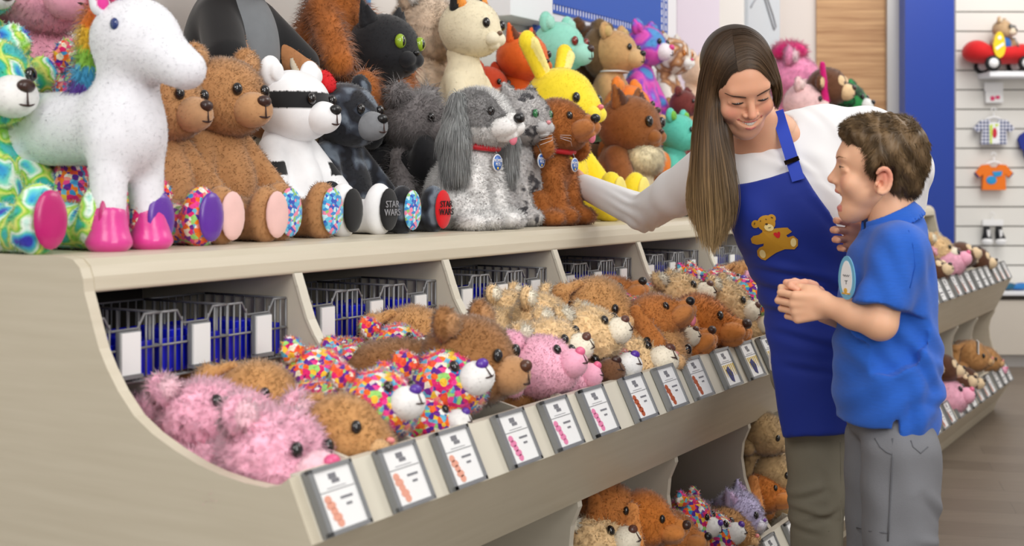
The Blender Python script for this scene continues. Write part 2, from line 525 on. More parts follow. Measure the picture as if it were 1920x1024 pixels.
def wood_mat():
    m, nt, b = new_mat('wood_wall'); N = nt.nodes; L = nt.links
    tc = N.new('ShaderNodeTexCoord'); mp = N.new('ShaderNodeMapping'); mp.inputs['Scale'].default_value = (0.6, 0.6, 14)
    L.new(tc.outputs['Object'], mp.inputs[0])
    nz = N.new('ShaderNodeTexNoise'); nz.inputs['Scale'].default_value = 3.2; nz.inputs['Detail'].default_value = 7; nz.inputs['Roughness'].default_value = 0.6
    L.new(mp.outputs[0], nz.inputs['Vector'])
    cr = N.new('ShaderNodeValToRGB'); e = cr.color_ramp.elements
    e[0].position = 0.3; e[0].color = (*rgb(158, 112, 72), 1); e[1].position = 0.7; e[1].color = (*rgb(206, 164, 118), 1)
    L.new(nz.outputs['Fac'], cr.inputs[0]); L.new(cr.outputs[0], b.inputs['Base Color']); b.inputs['Roughness'].default_value = 0.5
    return m

def struct(name, mb, m, rot=None, loc=None):
    o = mb.build(name, m, None, loc, rot); o['kind'] = 'structure'; return o
f = MB(); f.box((-5, -1.5, -0.1), (9, 11, 0)); struct('floor', f, floor_mat())
R3 = (0, 0, FR)
WB = 2.5                            # depth of the wall behind the fixtures, in their frame
WY = 7.46                           # distance of the wall that faces the camera
t_end = (WY - SN * WB) / CS
f = MB(); f.box((-0.6, WB, 0), (t_end, WB + 0.12, 3.4)); struct('wall_left', f, M_WALL, R3)
def tw(px, b=WB):                   # where a vertical line of the picture meets that wall
    Y = FPX * b / (CS * (2395 - px)); return (Y - SN * b) / CS
def zw(px, py, b=WB):
    Y = FPX * b / (CS * (2395 - px)); return CAMZ - (py - HORY) / FPX * Y
f = MB(); f.box((tw(1266), WB - 0.012, 0), (tw(1345), WB, 3.4)); struct('trim_1', f, M_LILAC, R3)
f = MB(); f.box((tw(1396), WB - 0.02, 0), (tw(1456), WB, 3.4)); struct('trim_2', f, M_ICE, R3)
# frontal wall: cream, wood, metal strip
x0 = (1457 - 960) / FPX * WY
X = lambda px, Y=WY: (px - 960) / FPX * Y
f = MB(); f.box((x0, WY, 0), (X(1690), WY + 0.12, 3.4)); struct('wall_back', f, M_CREAM)
f = MB(); f.box((X(1530), WY - 0.015, 0), (X(1659), WY, 3.4)); struct('trim_3', f, wood_mat())
f = MB(); f.box((X(1659), WY - 0.05, 0), (X(1690), WY, 3.4)); struct('trim_4', f, M_METAL)
f = MB(); f.box((X(1688), WY - 0.02, 0), (X(1699), WY, 3.4)); struct('trim_5', f, M_DARK)
# blue column
CY = 7.3
f = MB(); f.box((X(1697, CY), CY, 0), (X(1789, CY), CY + 1.3, 3.4)); o = struct('wall_column', f, M_BLUE)
f = MB(); f.box((X(1789.5, CY), CY + 0.01, 0), (X(1789.5, CY) + 0.012, CY + 1.3, 3.4)); struct('trim_6', f, mat('column_side', rgb(150, 148, 160), rough=0.25, metal=0.5))
# slatwall
SY = 8.5
f = MB()
zz = 0.0
f.box((2.6, SY + 0.012, 0), (4.6, SY + 0.05, 3.4), 1)
pitch = 0.1295
k = -24
while True:
    z0 = CAMZ - (60 - HORY) / FPX * SY + k * pitch
    if z0 > 3.3: break
    if z0 + pitch > 0.05:
        a, b_ = max(0, z0 + 0.009), z0 + pitch
        f.box((2.6, SY, a), (4.6, SY + 0.013, b_), 0)
    k += 1
struct('wall_right', f, [M_SLAT, M_GROOVE])
# the far corner behind: closing walls out of view keep the light in
f = MB(); f.box((4.6, -1.5, 0), (4.7, 8.6, 3.4)); struct('wall_side', f, M_WALL)

# blue sign with white film-strip border, standing on the wall panel
def sign():
    t = thing('wall_sign', 'large blue wall sign with white dashed ladder borders above the toys', 'sign', W(tw(992), WB, 0), FR)
    t0, t1 = tw(992), tw(1250); y = -0.05
    w_ = t1 - t0; ztop = 2.3
    def q(px, py):                   # picture place -> sign plane (local x, z)
        b = WB - 0.05; Y = FPX * b / (CS * (2395 - px)); return ((Y - SN * b) / CS - t0, CAMZ - (py - HORY) / FPX * Y)
    zb = 1.45
    f = MB(); f.box((0, -0.05, zb), (w_, 0, ztop)); f.build('board', M_WHITE, t)
    def poly(pts, name, m, dy):
        g = MB(); g.prism(pts, y - dy, y - dy + 0.003, 0, axis='y'); return g.build(name, m, t)
    # blue left band, main blue field, ladders
    g = MB()
    g.prism([(0, zb), q(1001, 300)[:1] + (zb,), (q(1001, 0)[0], ztop), (0, ztop)], -0.055, -0.049, axis='y')
    A, B = q(1021, 3), q(1238, 57)
    g.prism([A, B, (B[0], ztop), (A[0], ztop)], -0.055, -0.049, axis='y')
    # thin blue line under the comb
    A2, B2 = q(1018, 14), q(1236, 68)
    g.prism([A2, (A2[0], A2[1] - 0.012), (B2[0], B2[1] - 0.012), B2], -0.056, -0.049, axis='y')
    # slanting line on the left
    a, b_ = q(1020, 4), q(1001, 50)
    g.prism([a, (a[0] - 0.012, a[1]), (b_[0] - 0.012, b_[1]), b_], -0.057, -0.049, axis='y')
    # teeth of the comb
    n = 44
    for i in range(n):
        u = (i + 0.5) / n
        xx = A[0] + (B[0] - A[0]) * u; za = A[1] + (B[1] - A[1]) * u; zb_ = A2[1] + (B2[1] - A2[1]) * u
        g.box((xx - 0.0035, -0.054, zb_), (xx + 0.0035, -0.049, za))
    # ladders at the edges
    for px in (1006, 1240, 1248):
        xa = q(px, 0)[0]
        for j in range(26):
            z = zb + j * 0.034
            g.box((xa - 0.012, -0.054, z), (xa + 0.012, -0.049, z + 0.006))
        for s in (-0.014, 0.012):
            g.box((xa + s, -0.054, zb), (xa + s + 0.003, -0.049, ztop))
    g.build('printed_pattern', M_SIGN, t)
sign()
# white wall cabinet left of the sign
t = thing('wall_cabinet', 'plain white wall box whose lower edge shows left of the blue sign', 'cabinet', W(tw(905), WB - 0.12, 0), FR)
f = MB(); z = zw(960, 29, WB - 0.12); f.box((0, 0, z), (tw(991) - tw(905) - 0.02, 0.12, 2.4)); f.build('body', M_WHITE, t, bevel=0.004)
# white looped drawing on the pale panel
t = thing('wall_drawing', 'thin grey looping line drawing on the pale blue panel above the woman', 'wall art', W(tw(1425), WB - 0.024, 0), FR)
f = MB()
for pts in ([(1408, 14), (1412, 6), (1420, -6), (1426, -20)], [(1428, -20), (1436, 4), (1448, 44), (1452, 56), (1455, 50), (1450, 30), (1440, 0), (1434, -20)]):
    f.tube([(tw(px, WB - 0.024) - tw(1425), 0, zw(px, py, WB - 0.024)) for px, py in pts], 0.004, 6)
f.build('line', mat('drawing_grey', rgb(150, 150, 156), rough=0.4), t)

# small blue notice behind the black plush
t = thing('blue_poster', 'small blue poster with white lettering behind the black cat plush', 'poster', W(tw(658), WB - 0.02, 0), FR)
f = MB(); za, zb = zw(660, 24, WB), zw(660, -60, WB); f.box((-0.12, 0, za), (tw(686) - tw(658), 0.015, zb)); f.build('sheet', mat('poster_blue', rgb(96, 160, 214), rough=0.5), t)

# ------------------------------------------------------------ bin fixtures
PITCH = 0.4825
T0 = 1.318
BACK = 2.45
UP = [(1.533, .988), (1.524, .965), (1.513, .935), (1.501, .905), (1.484, .877), (1.46, .845), (1.427, .812), (1.39, .79), (1.345, .771), (1.30, .756), (1.26, .747), (1.215, .741), (1.174, .739), (1.150, .745)]
LOW = [(1.205, .50), (1.222, .46), (1.226, .42), (1.218, .368), (1.199, .315), (1.182, .285), (1.162, .26), (1.145, .238)]
def outline(ds):
    sh = lambda p, f: (p[0] + ds * f, p[1])
    n = len(UP)
    pts = [(BACK, 1.04), (1.580, 1.04), (1.558, 1.036), (1.543, 1.024), (1.536, 1.008)]
    pts += [sh(p, (i / (n - 1))) for i, p in enumerate(UP)]
    pts += [(1.135 + ds, .756), (1.095 + ds, .672), (1.205 + ds * .5, .512)]
    pts += [sh(p, .5 + .4 * i / 7) for i, p in enumerate(LOW)]
    pts += [(1.128 + ds, .245), (1.088 + ds, .165), (1.21 + ds * .5, .02), (1.21 + ds * .5, 0), (BACK, 0)]
    return pts
def fixture(t0, nb, ds, label, sub, PITCH=0.4825):
    root = thing('bin_fixture', label, 'display fixture', W(t0, 1.135, 0), FR, None)
    L = nb * PITCH
    O = Matrix.Translation((0, -1.135, 0))
    def bld(mb, name, m, bevel=0.0, label=None):
        return mb.build(name, m, root, bevel=bevel, label=label)
    ol = outline(ds)
    ol = [(b, z) for b, z in ol]
    for e, (a, b) in enumerate(((-0.002, 0.018), (L - 0.018, L + 0.002))):
        g = MB(); g.prism(ol, a, b, 0, O); bld(g, 'end_panel', M_LAM)
    # inner dividers, cut back a little from the counter and the lips
    for i in range(1, nb):
        x = i * PITCH
        up = [(BACK - .02, .985)] + [(b + 0.002, z) for b, z in ol[5:5 + len(UP)]] + [(1.16 + ds, .68), (BACK - .02, .68)]
        g = MB(); g.prism(up, x - 0.009, x + 0.009, 0, O, smooth=False); bld(g, 'divider', M_INNER)
        lo = [(BACK - .02, .512), (1.207 + ds * .5, .512)] + [(b, z) for b, z in ol[8 + len(UP):8 + len(UP) + len(LOW)]] + [(1.15 + ds, .16), (BACK - .02, .14)]
        g = MB(); g.prism(lo, x - 0.009, x + 0.009, 0, O); bld(g, 'divider', M_INNER)
        # light edge strips on the divider fronts
        g = MB()
        q = ol[5:5 + len(UP)]
        for (b0, z0), (b1, z1) in zip(q[:-1], q[1:]):
            g.add([(x - .011, b0 - .003, z0), (x + .011, b0 - .003, z0), (x + .011, b1 - .003, z1 - .001), (x - .011, b1 - .003, z1 - .001),
                   (x - .011, b0 + .003, z0), (x + .011, b0 + .003, z0), (x + .011, b1 + .003, z1 - .001), (x - .011, b1 + .003, z1 - .001)],
                  [(0, 1, 2, 3), (7, 6, 5, 4), (0, 3, 7, 4), (1, 5, 6, 2)], 0, False, O)
        bld(g, 'edge_band', M_EDGE)
    # counter top with rounded nose
    g = MB(); g.prism([(BACK, 1.04), (1.575, 1.04), (1.556, 1.0365), (1.542, 1.026), (1.535, 1.010), (1.532, .990), (1.534, .986), (BACK, .986)], 0.018, L - 0.018, 0, O)
    bld(g, 'counter_top', M_LAM, bevel=0.002)
    # upper lip, its sloping underside, lower lip
    g = MB(); g.prism([(1.150 + ds, .756), (1.135 + ds, .756), (1.095 + ds, .672), (1.125 + ds, .672)], 0.018, L - 0.018, 0, O); bld(g, 'upper_lip', M_EDGE)
    g = MB(); g.prism([(1.125 + ds, .672), (1.097 + ds, .672), (1.205 + ds * .5, .512), (1.225 + ds * .5, .512)], 0.018, L - 0.018, 0, O); bld(g, 'lower_fascia', M_LAM)
    g = MB(); g.prism([(1.145 + ds, .245), (1.128 + ds, .245), (1.088 + ds, .165), (1.12 + ds, .165)], 0.018, L - 0.018, 0, O); bld(g, 'lower_lip', M_EDGE)
    g = MB(); g.prism([(1.12 + ds, .165), (1.09 + ds, .165), (1.21 + ds * .5, .02), (1.21 + ds * .5, 0), (1.24, 0)], 0.018, L - 0.018, 0, O); bld(g, 'kick_panel', M_LAM)
    # bin floors, ceiling of the lower row, back
    g = MB(); g.prism([(1.135 + ds, .690), (1.135 + ds, .676), (BACK - .02, .73), (BACK - .02, .744)], 0.018, L - 0.018, 0, O); bld(g, 'upper_bin_floor', M_INNER)
    g = MB(); g.prism([(1.22 + ds, .524), (1.22 + ds, .512), (BACK - .02, .512), (BACK - .02, .524)], 0.018, L - 0.018, 0, O); bld(g, 'lower_bin_ceiling', M_INNER)
    g = MB(); g.prism([(1.13 + ds, .180), (1.13 + ds, .168), (BACK - .02, .20), (BACK - .02, .212)], 0.018, L - 0.018, 0, O); bld(g, 'lower_bin_floor', M_INNER)
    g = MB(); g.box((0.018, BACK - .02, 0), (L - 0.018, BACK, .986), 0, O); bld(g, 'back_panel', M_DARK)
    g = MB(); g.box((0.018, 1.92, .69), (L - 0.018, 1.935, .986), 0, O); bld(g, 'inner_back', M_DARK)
    # thin low planks between the pockets of a bin
    for i in range(nb):
        for off in (PITCH * .322, PITCH * .66):
            x = i * PITCH + off
            g = MB(); g.prism([(1.155 + ds, .70), (1.155 + ds, .752), (1.30, .785), (1.62, .862), (1.90, .87), (1.90, .70)], x - .003, x + .003, 0, O)
            bld(g, 'pocket_plank', M_EDGE)
            g = MB(); g.prism([(1.15 + ds, .18), (1.15 + ds, .24), (1.30, .30), (1.62, .42), (1.90, .45), (1.90, .20)], x - .003, x + .003, 0, O)
            bld(g, 'pocket_plank', M_EDGE)
    # label holders on both lips
    tilt = math.atan2(.040, .084)
    for row, (zt, bt) in enumerate(((.7585, 1.1335 + ds), (.2475, 1.1265 + ds))):
        for i in range(nb):
            for off in (.021, .021 + PITCH * .325, .021 + PITCH * .63):
                kind = sub(row, i, off)
                h = holder(kind)
                h.parent = root
                h.location = (i * PITCH + off, bt - 1.135, zt)
                h.rotation_euler = (-tilt, 0, 0)
                for ch in HK[kind][1]:
                    c = ch.copy(); C.objects.link(c); c.parent = h
    return root
# one holder of each printing, copied
PINKP = mat('print_pink', rgb(226, 130, 170), rough=0.6); ORP = mat('print_salmon', rgb(226, 160, 138), rough=0.6)
BRP = mat('print_rust', rgb(176, 84, 48), rough=0.6); YEP = mat('print_yellow', rgb(214, 180, 60), rough=0.6)
NVP = mat('print_navy', rgb(40, 44, 110), rough=0.6); LBP = mat('print_sky', rgb(120, 150, 200), rough=0.6)
HK = {}
def holder(kind):
    """grey frame with a white card: the picture and text lines differ"""
    if kind not in HK:
        g = MB(); Wd, H = .095, .094
        g.box((0, -.006, -H), (Wd, 0, 0)); fr = .006
        g.box((0, -.012, -H), (fr * 1.6, -.006, 0)); g.box((Wd - fr, -.012, -H), (Wd, -.006, 0)); g.box((0, -.012, -H), (Wd, -.006, -H + fr)); g.box((0, -.012, -fr), (Wd, -.006, 0))
        me = g.mesh('label_holder'); me.materials.append(M_GREY)
        h0 = bpy.data.objects.new('label_holder', me)
        c = MB(); c.box((fr * 1.6, -.0085, -H + fr), (Wd - fr, -.006, -fr)); mc = c.mesh('card'); mc.materials.append(M_CARD)
        o1 = bpy.data.objects.new('card', mc)
        p = MB(); y0, y1 = -.0092, -.0085
        p.box((.012, y0, -.036), (Wd - .008, y1, -.0352), 0)             # rule between the two halves
        p.box((.040, y0, -.020), (.056, y1, -.012), 1); p.box((.044, y0, -.026), (.060, y1, -.0205), 1)
        p.box((.030, y0, -.032), (.070, y1, -.0312), 1)
        cm = {'pink': PINKP, 'salmon': ORP, 'rust': BRP, 'stripe': NVP, 'plain': LBP}[kind]
        if kind == 'stripe':
            for j in range(7):
                p.prism([(.014 + j * .011, -.040), (.020 + j * .011, -.040), (.017 + j * .011, -.070)], y0, y1, 3, axis='y')
            p.prism([(.030, -.052), (.048, -.044), (.062, -.062), (.054, -.084), (.040, -.078)], y0 - .0004, y0, 2, axis='y')
            p.prism([(.040, -.058), (.050, -.056), (.052, -.066), (.044, -.068)], y0 - .0008, y0 - .0004, 0, axis='y')
        elif kind != 'plain':
            for q in range(5):                                              # small standing toy figure, slanting as it does on the card
                cx_, cz_ = .020 + q * .0026, -.046 - q * .0085
                p.prism([(cx_ + .004 + (.0075 + .0025 * (q % 2)) * math.cos(a), cz_ + .0062 * math.sin(a)) for a in [2 * PI * u / 8 for u in range(8)]], y0, y1, 2, axis='y')
            p.box((.050, y0, -.050), (.076, y1, -.0465), 1); p.box((.058, y0, -.060), (.070, y1, -.0565), 1)
        else:
            p.box((.020, y0, -.060), (.076, y1, -.0545), 1); p.box((.030, y0, -.072), (.060, y1, -.069), 1)
        mp = p.mesh('card_print')
        for m_ in (M_CARD if False else mat('rule_ink', rgb(60, 60, 64), rough=.6), M_INK, cm, YEP): mp.materials.append(m_)
        o2 = bpy.data.objects.new('card_print', mp)
        HK[kind] = (h0, [o1, o2])
    h = HK[kind][0].copy(); C.objects.link(h)
    return h
def sub1(row, i, off):
    if row: return ['plain', 'salmon', 'rust'][i % 3]
    k = i * 3 + (0 if off < .1 else 1 if off < .25 else 2)
    return 'salmon' if k < 3 else 'pink' if k < 6 else 'rust' if k < 9 else 'stripe' if k < 12 else 'plain'
fixture(T0, 6, 0.0, 'long pale laminate bin fixture in front, holding two rows of plush toys', sub1)
T2 = 4.225
P2 = (6.87 - T2) / 6
fixture(T2, 6, 0.062, 'pale laminate bin fixture beyond the boy, shorter of the two', lambda r, i, o: ['plain', 'salmon', 'plain', 'rust'][(i + r) % 4], P2)

# stepped riser at the back of each counter carrying the rear plush toys
for (ta, tb, lb) in ((T0, T0 + 6 * PITCH, 'pale stepped riser on the near counter behind the front row of toys'), (T2, 6.87, 'pale stepped riser on the far counter behind the boy')):
    r = thing('counter_riser', lb, 'riser', W(ta + .01, 1.95, 1.0405), FR)
    g = MB(); g.box((0, .10, 0), (tb - ta - .02, .25, .11)); g.box((0, .25, 0), (tb - ta - .02, .49, .26)); g.build('steps', M_LAM, r, bevel=.003)

# wire baskets under the counter
def basket():
    root = thing('wire_basket', '', 'basket')
    g = MB(); w_, d_, h_ = .150, .20, .105
    r = .0019
    def front(y, dip=True):
        pts = [(0, y, h_), (.034, y, h_), (.048, y, h_ - .022), (.102, y, h_ - .022), (.116, y, h_), (w_, y, h_)]
        g.tube(pts, r * 1.25, 6)
        top = lambda x: h_ if x < .034 or x > .116 else (h_ - .022 if .048 < x < .102 else h_ - .011)
        for j in range(11):
            x = j * w_ / 10
            g.tube([(x, y, 0), (x, y, top(x))], r, 5)
        for z in (0, .052): g.tube([(0, y - .002, z), (w_, y - .002, z)], r * 1.1, 6)
    front(0); 
    for x in (0, w_):
        for z in (0, .052, h_): g.tube([(x, 0, z), (x, d_, z)], r * 1.1, 6)
        for j in range(1, 8): g.tube([(x, j * d_ / 8, 0), (x, j * d_ / 8, h_)], r, 5)
    for z in (0, h_): g.tube([(0, d_, z), (w_, d_, z)], r * 1.1, 6)
    for j in range(9): g.tube([(j * w_ / 8, 0, 0), (j * w_ / 8, d_, 0), (j * w_ / 8, d_, h_)], r, 5)
    g.build('wire_frame', M_WIRE, root)
    a = MB(); a.box((.054, -.012, .012), (.098, -.006, .082)); a.box((.054, -.018, .008), (.098, -.004, .014)); h = a.build('label_frame', M_GREY, root)
    a = MB(); a.box((.057, -.0155, .0145), (.095, -.012, .080)); a.build('label_card', M_CARD, h)
    return root
def bluebox():
    root = thing('blue_box', '', 'box')
    g = MB(); g.box((.006, .008, .002), (.144, .012, .058)); g.box((.006, .188, .002), (.144, .192, .058)); g.box((.006, .012, .002), (.010, .188, .058)); g.box((.140, .012, .002), (.144, .188, .058)); g.box((.010, .012, .002), (.140, .188, .005))
    g.build('tub', M_BOX, root, bevel=.001)
    g = MB(); g.box((.030, .016, .005), (.062, .09, .070)); g.box((.085, .03, .005), (.118, .12, .066)); g.build('cartridge', M_BOX, root, bevel=.002)
    return root
ba, bb = basket(), bluebox()
pos = ['left basket', 'middle basket', 'right basket']
bays = ['first bin bay from the left', 'second bin bay from the left', 'third bin bay from the left', 'fourth bin bay from the left', 'bin bay beside the hanging hair', 'bin bay just left of the apron']
first = True
for i in range(6):
    for j in range(3):
        o = ba if first else copy_tree(ba); p = bb if first else copy_tree(bb); first = False
        t_ = T0 + i * PITCH + .014 + j * .1525
        o.location = W(t_, 1.548, .838); o.rotation_euler = R3
        p.location = W(t_, 1.548, .8405); p.rotation_euler = R3
        tag(o, f'{pos[j]} of grey wire in the {bays[i]}', 'basket', 'wire baskets under the near counter')
        tag(p, f'blue box in the {pos[j]} of the {bays[i]}', 'box', 'blue boxes in the wire baskets')
for j in range(2):
    o = copy_tree(ba); t_ = 6.87 - P2 + .03 + j * .1525
    o.location = W(t_, 1.548, .838); o.rotation_euler = R3
    tag(o, f'{pos[j]} of grey wire at the far end of the fixture beyond the boy', 'basket', 'wire baskets under the far counter')
# ------------------------------------------------------------ plush toys
FUR = attr_mat('plush_fur', rough=0.9, var=0.11, scale=40, sheen=0.3)
SHAG = attr_mat('shaggy_fur', rough=0.85, var=0.3, scale=28, sheen=0.35)
VELVET = attr_mat('smooth_velour', rough=0.75, var=0.06, scale=30, sheen=0.25, bump=0.15, bscale=500)
SATIN = attr_mat('satin_pad', rough=0.28, var=0.1, scale=20, sheen=0.2, bump=0.6, bscale=60, spec=0.6)
EYE = mat('eye_plastic', rgb(22, 18, 18), rough=0.08, coat=0.6)
EYEG = mat('eye_green', rgb(150, 180, 40), rough=0.1, coat=0.6)
EYEB = mat('eye_blue', rgb(40, 60, 120), rough=0.1, coat=0.6)
NOSE = attr_mat('nose_leather', rough=0.3, var=0.05, sheen=0.0, spec=0.6)
STITCH = mat('stitching', rgb(70, 50, 46), rough=0.8)
c_ = rgb
CONF = cells_mat('confetti_plush', [c_(230,40,120), c_(250,130,30), c_(246,236,210), c_(110,190,220), c_(250,90,60), c_(90,40,160), c_(250,200,60), c_(240,70,150), c_(60,150,210), c_(160,220,120), c_(225,30,110), c_(255,150,140), c_(120,40,150), c_(250,245,240), c_(250,110,40)], scale=120, distort=0.006)
TIEDYE = cells_mat('tie_dye_plush', [c_(60,60,190), c_(60,170,220), c_(120,220,200), c_(240,250,240), c_(140,210,60), c_(230,235,120), c_(80,200,120), c_(60,190,190)], scale=20, kind='noise')
SWIRL = cells_mat('swirl_plush', [c_(90,150,220), c_(90,170,230), c_(160,90,210), c_(225,80,190), c_(235,100,200), c_(150,80,210), c_(90,160,225)], scale=11, kind='noise', distort=0.05)
CAMO = cells_mat('green_patch_plush', [c_(20,60,40), c_(30,110,60), c_(16,30,24), c_(50,150,80)], scale=22, kind='noise')
DARKP = cells_mat('dark_star_plush', [c_(22,22,28), c_(30,32,38), c_(26,26,32), c_(60,66,78), c_(110,120,132)], scale=22, kind='noise')
BLUEC = cells_mat('blue_confetti', [c_(90,180,225), c_(60,140,210), c_(200,235,245), c_(150,200,120), c_(60,90,190), c_(110,200,235), c_(240,140,170)], scale=140)
LEOP = cells_mat('spotted_plush', [c_(205,200,198), c_(185,182,182), c_(210,206,204), c_(78,76,80)], scale=34, kind='noise')
TANSPOT = cells_mat('tan_ring_plush', [c_(240,232,220), c_(245,238,228), c_(214,160,110), c_(150,100,66), c_(240,232,220)], scale=16, kind='noise')

def dome(name, c, r, rot, m, parent, col=None, label=None):
    g = MB(); g.ball((0, 0, 0), r, n=14, m=9)
    me = g.mesh(name); me.materials.append(m)
    if col is not None:
        a = me.color_attributes.new('Col', 'FLOAT_COLOR', 'POINT')
        a.data.foreach_set('color', np.tile(np.array([*col, 1.0], np.float32), len(me.vertices)))
    return link(name, me, None, parent, c, rot, label)

def toy(name, kind='bear', R=.085, main=(.4, .2, .1), snout=None, belly=None, pad=None, padm=None, inner=None, nose=None, eye=None,
        m=None, pose='sit', fur=7000, fl=.008, hy=0.0, hp=0.0, hr=0.0, res=None, body=1.0, hm=None, earm=None, earc=None, legs=1.0,
        droop=.3, seg=1, tongue=False, lab=None, cat='plush toy', group=None, smooth=1, armfwd=.5, tufts=None, mouth=True, eyesize=1.0, colf=None, footm=None):
    """a stuffed animal facing -y. R is half the width of its head; sit: origin under the seat; lie: origin under the head"""
    m = m or FUR; snout = snout or main; belly = belly or main; inner = inner or snout; nose = nose or rgb(60, 36, 30)
    res = res or max(.0042, R * .05)
    root = thing(name, lab or name.replace('_', ' '), cat, group=group)
    U = R; fur = int(fur * 1.35)
    sit = pose in ('sit', 'dog')
    if pose == 'sit': hc = Vector((0, -.25 * U, 3.15 * U * body))
    elif pose == 'dog': hc = Vector((0, -.55 * U, 3.25 * U * body))
    else: hc = Vector((0, 0, .92 * U))
    HM = Euler((hp, hr, hy), 'XYZ').to_matrix()
    def h(x, y, z): return tuple(hc + HM @ Vector((x, y, z)) * U)
    Hrot = (hp, hr, hy)
    HR = np.array(HM)
    # body
    B = []
    if pose == 'sit':
        B += [Ell((0, .05 * U, 1.15 * U * body), (1.0 * U, .88 * U, 1.2 * U * body)), Ell((0, -.05 * U, 2.0 * U * body), (.72 * U, .62 * U, .7 * U * body))]
        B += [Ell((0, -.35 * U, 1.15 * U * body), (.72 * U, .62 * U, .9 * U), col=belly)]
        for s in (-1, 1):
            B += [Cone((s * .62 * U, -.15 * U, 2.05 * U * body), .36 * U, (s * 1.18 * U, -(.2 + armfwd) * U, 1.05 * U * body), .34 * U)]
            B += [Cone((s * .62 * U, -.3 * U, .5 * U), .5 * U, (s * .70 * U, -1.9 * U * legs, .42 * U), .40 * U)]
            B += [Ell((s * .70 * U, -2.08 * U * legs, .60 * U), (.46 * U, .32 * U, .64 * U))]
    elif pose == 'dog':
        B += [Ell((0, .15 * U, 1.05 * U * body), (.98 * U, .95 * U, 1.05 * U * body)), Ell((0, -.35 * U, 1.75 * U * body), (.78 * U, .66 * U, .95 * U * body), col=belly)]
        for s in (-1, 1):
            B += [Cone((s * .48 * U, -.6 * U, 1.6 * U * body), .40 * U, (s * .52 * U, -.95 * U, .34 * U), .34 * U, col=belly)]
            B += [Ell((s * .54 * U, -1.15 * U, .30 * U), (.36 * U, .5 * U, .30 * U), col=belly)]
            B += [Ell((s * .92 * U, -.15 * U, .62 * U), (.45 * U, .75 * U, .62 * U)), Ell((s * 1.08 * U, -.95 * U, .26 * U), (.34 * U, .5 * U, .27 * U))]
        B += [Cone((0, .9 * U, .4 * U), .28 * U, (.9 * U, 1.25 * U, .5 * U), .16 * U)]
    else:
        B += [Ell((0, 1.75 * U, .75 * U), (.85 * U, 1.25 * U, .62 * U)), Ell((0, .85 * U, .8 * U), (.62 * U, .6 * U, .55 * U))]
        for s in (-1, 1):
            B += [Cone((s * .62 * U, 1.0 * U, .7 * U), .32 * U, (s * .86 * U, .35 * U, .42 * U), .32 * U)]
            B += [Cone((s * .42 * U, 2.4 * U, .6 * U), .40 * U, (s * .55 * U, 3.2 * U, .5 * U), .38 * U)]
    # head
    hd = [Ell(h(0, 0, 0), (1.0 * U, .92 * U, .88 * U), rot=HR)]
    if kind in ('bear', 'monkey'):
        hd += [Ell(h(0, -.35, -.30), (.78 * U, .62 * U, .55 * U), rot=HR)]
    if kind == 'dog':
        hd += [Ell(h(0, -.25, -.32), (.8 * U, .7 * U, .5 * U), rot=HR), Cone(h(0, -.5, .1), .42 * U, h(0, -1.0, -.12), .28 * U)]
    if kind == 'bunny':
        hd += [Ell(h(0, -.5, -.25), (.72 * U, .62 * U, .5 * U), rot=HR)]
    if kind == 'cat':
        hd += [Ell(h(0, -.3, -.28), (.86 * U, .6 * U, .5 * U), rot=HR)]
    hm = hm or m
    if sit or True:
        B.append(Ell(tuple(hc + Vector((0, .25 * U, -.75 * U))) if sit else h(0, .5, -.1), (.5 * U, .5 * U, .4 * U)))
    bf = int(fur * .6)
    dsp = (lambda V: tufts * np.sin(V[:, 0] * 190 + 3 * np.sin(V[:, 2] * 120)) * np.sin(V[:, 2] * 170 + 2 * np.sin(V[:, 1] * 150))) if tufts else None
    soft('body', B, res, .16 * U, main, m, root, bf, fl, droop, seg, width=.0009, rnd=.32, smooth=smooth, disp=dsp, colf=colf)
    hdo = soft('head', hd, res, .25 * U, main, hm, root, int(fur * .4), fl, droop, seg, width=.0009, rnd=.32, smooth=smooth, disp=dsp, colf=colf)
    # snout
    sm_ = FUR if (m not in (VELVET,)) else VELVET
    sf = 700 if fur else 0
    if kind in ('bear', 'monkey'):
        soft('muzzle', [Ell(h(0, -.92, -.32), (.50 * U, .42 * U, .40 * U), rot=HR)], res * .8, .01, snout, sm_, root, sf, fl * .4, .1, width=.0008)
        nz = h(0, -1.30, -.14); nr = (.19 * U, .12 * U, .13 * U)
    elif kind == 'dog':
        soft('muzzle', [Ell(h(-.2, -1.0, -.34), (.34 * U, .5 * U, .30 * U), rot=HR), Ell(h(.2, -1.0, -.34), (.34 * U, .5 * U, .30 * U), rot=HR), Ell(h(0, -.95, -.58), (.28 * U, .42 * U, .18 * U), rot=HR),
                        Ell(h(0, -1.12, -.12), (.24 * U, .36 * U, .22 * U), rot=HR)], res * .8, .06 * U, snout, sm_, root, sf, fl * .5, .1, width=.0008)
        nz = h(0, -1.50, -.10); nr = (.20 * U, .15 * U, .15 * U)
    elif kind == 'bunny':
        soft('muzzle', [Ell(h(-.17, -1.0, -.36), (.26 * U, .24 * U, .22 * U), rot=HR), Ell(h(.17, -1.0, -.36), (.26 * U, .24 * U, .22 * U), rot=HR)], res * .8, .06 * U, snout, sm_, root, sf, fl * .6, .1, width=.0008)
        nz = h(0, -1.18, -.18); nr = (.11 * U, .08 * U, .07 * U)
    else:
        soft('muzzle', [Ell(h(-.18, -.86, -.36), (.28 * U, .25 * U, .22 * U), rot=HR), Ell(h(.18, -.86, -.36), (.28 * U, .25 * U, .22 * U), rot=HR), Ell(h(0, -.82, -.55), (.2 * U, .2 * U, .14 * U), rot=HR)], res * .8, .05 * U, snout, sm_, root, sf, fl * .4, .1, width=.0008)
        nz = h(0, -1.06, -.20); nr = (.11 * U, .07 * U, .07 * U)
    dome('nose', nz, nr, Hrot, NOSE, root, nose)
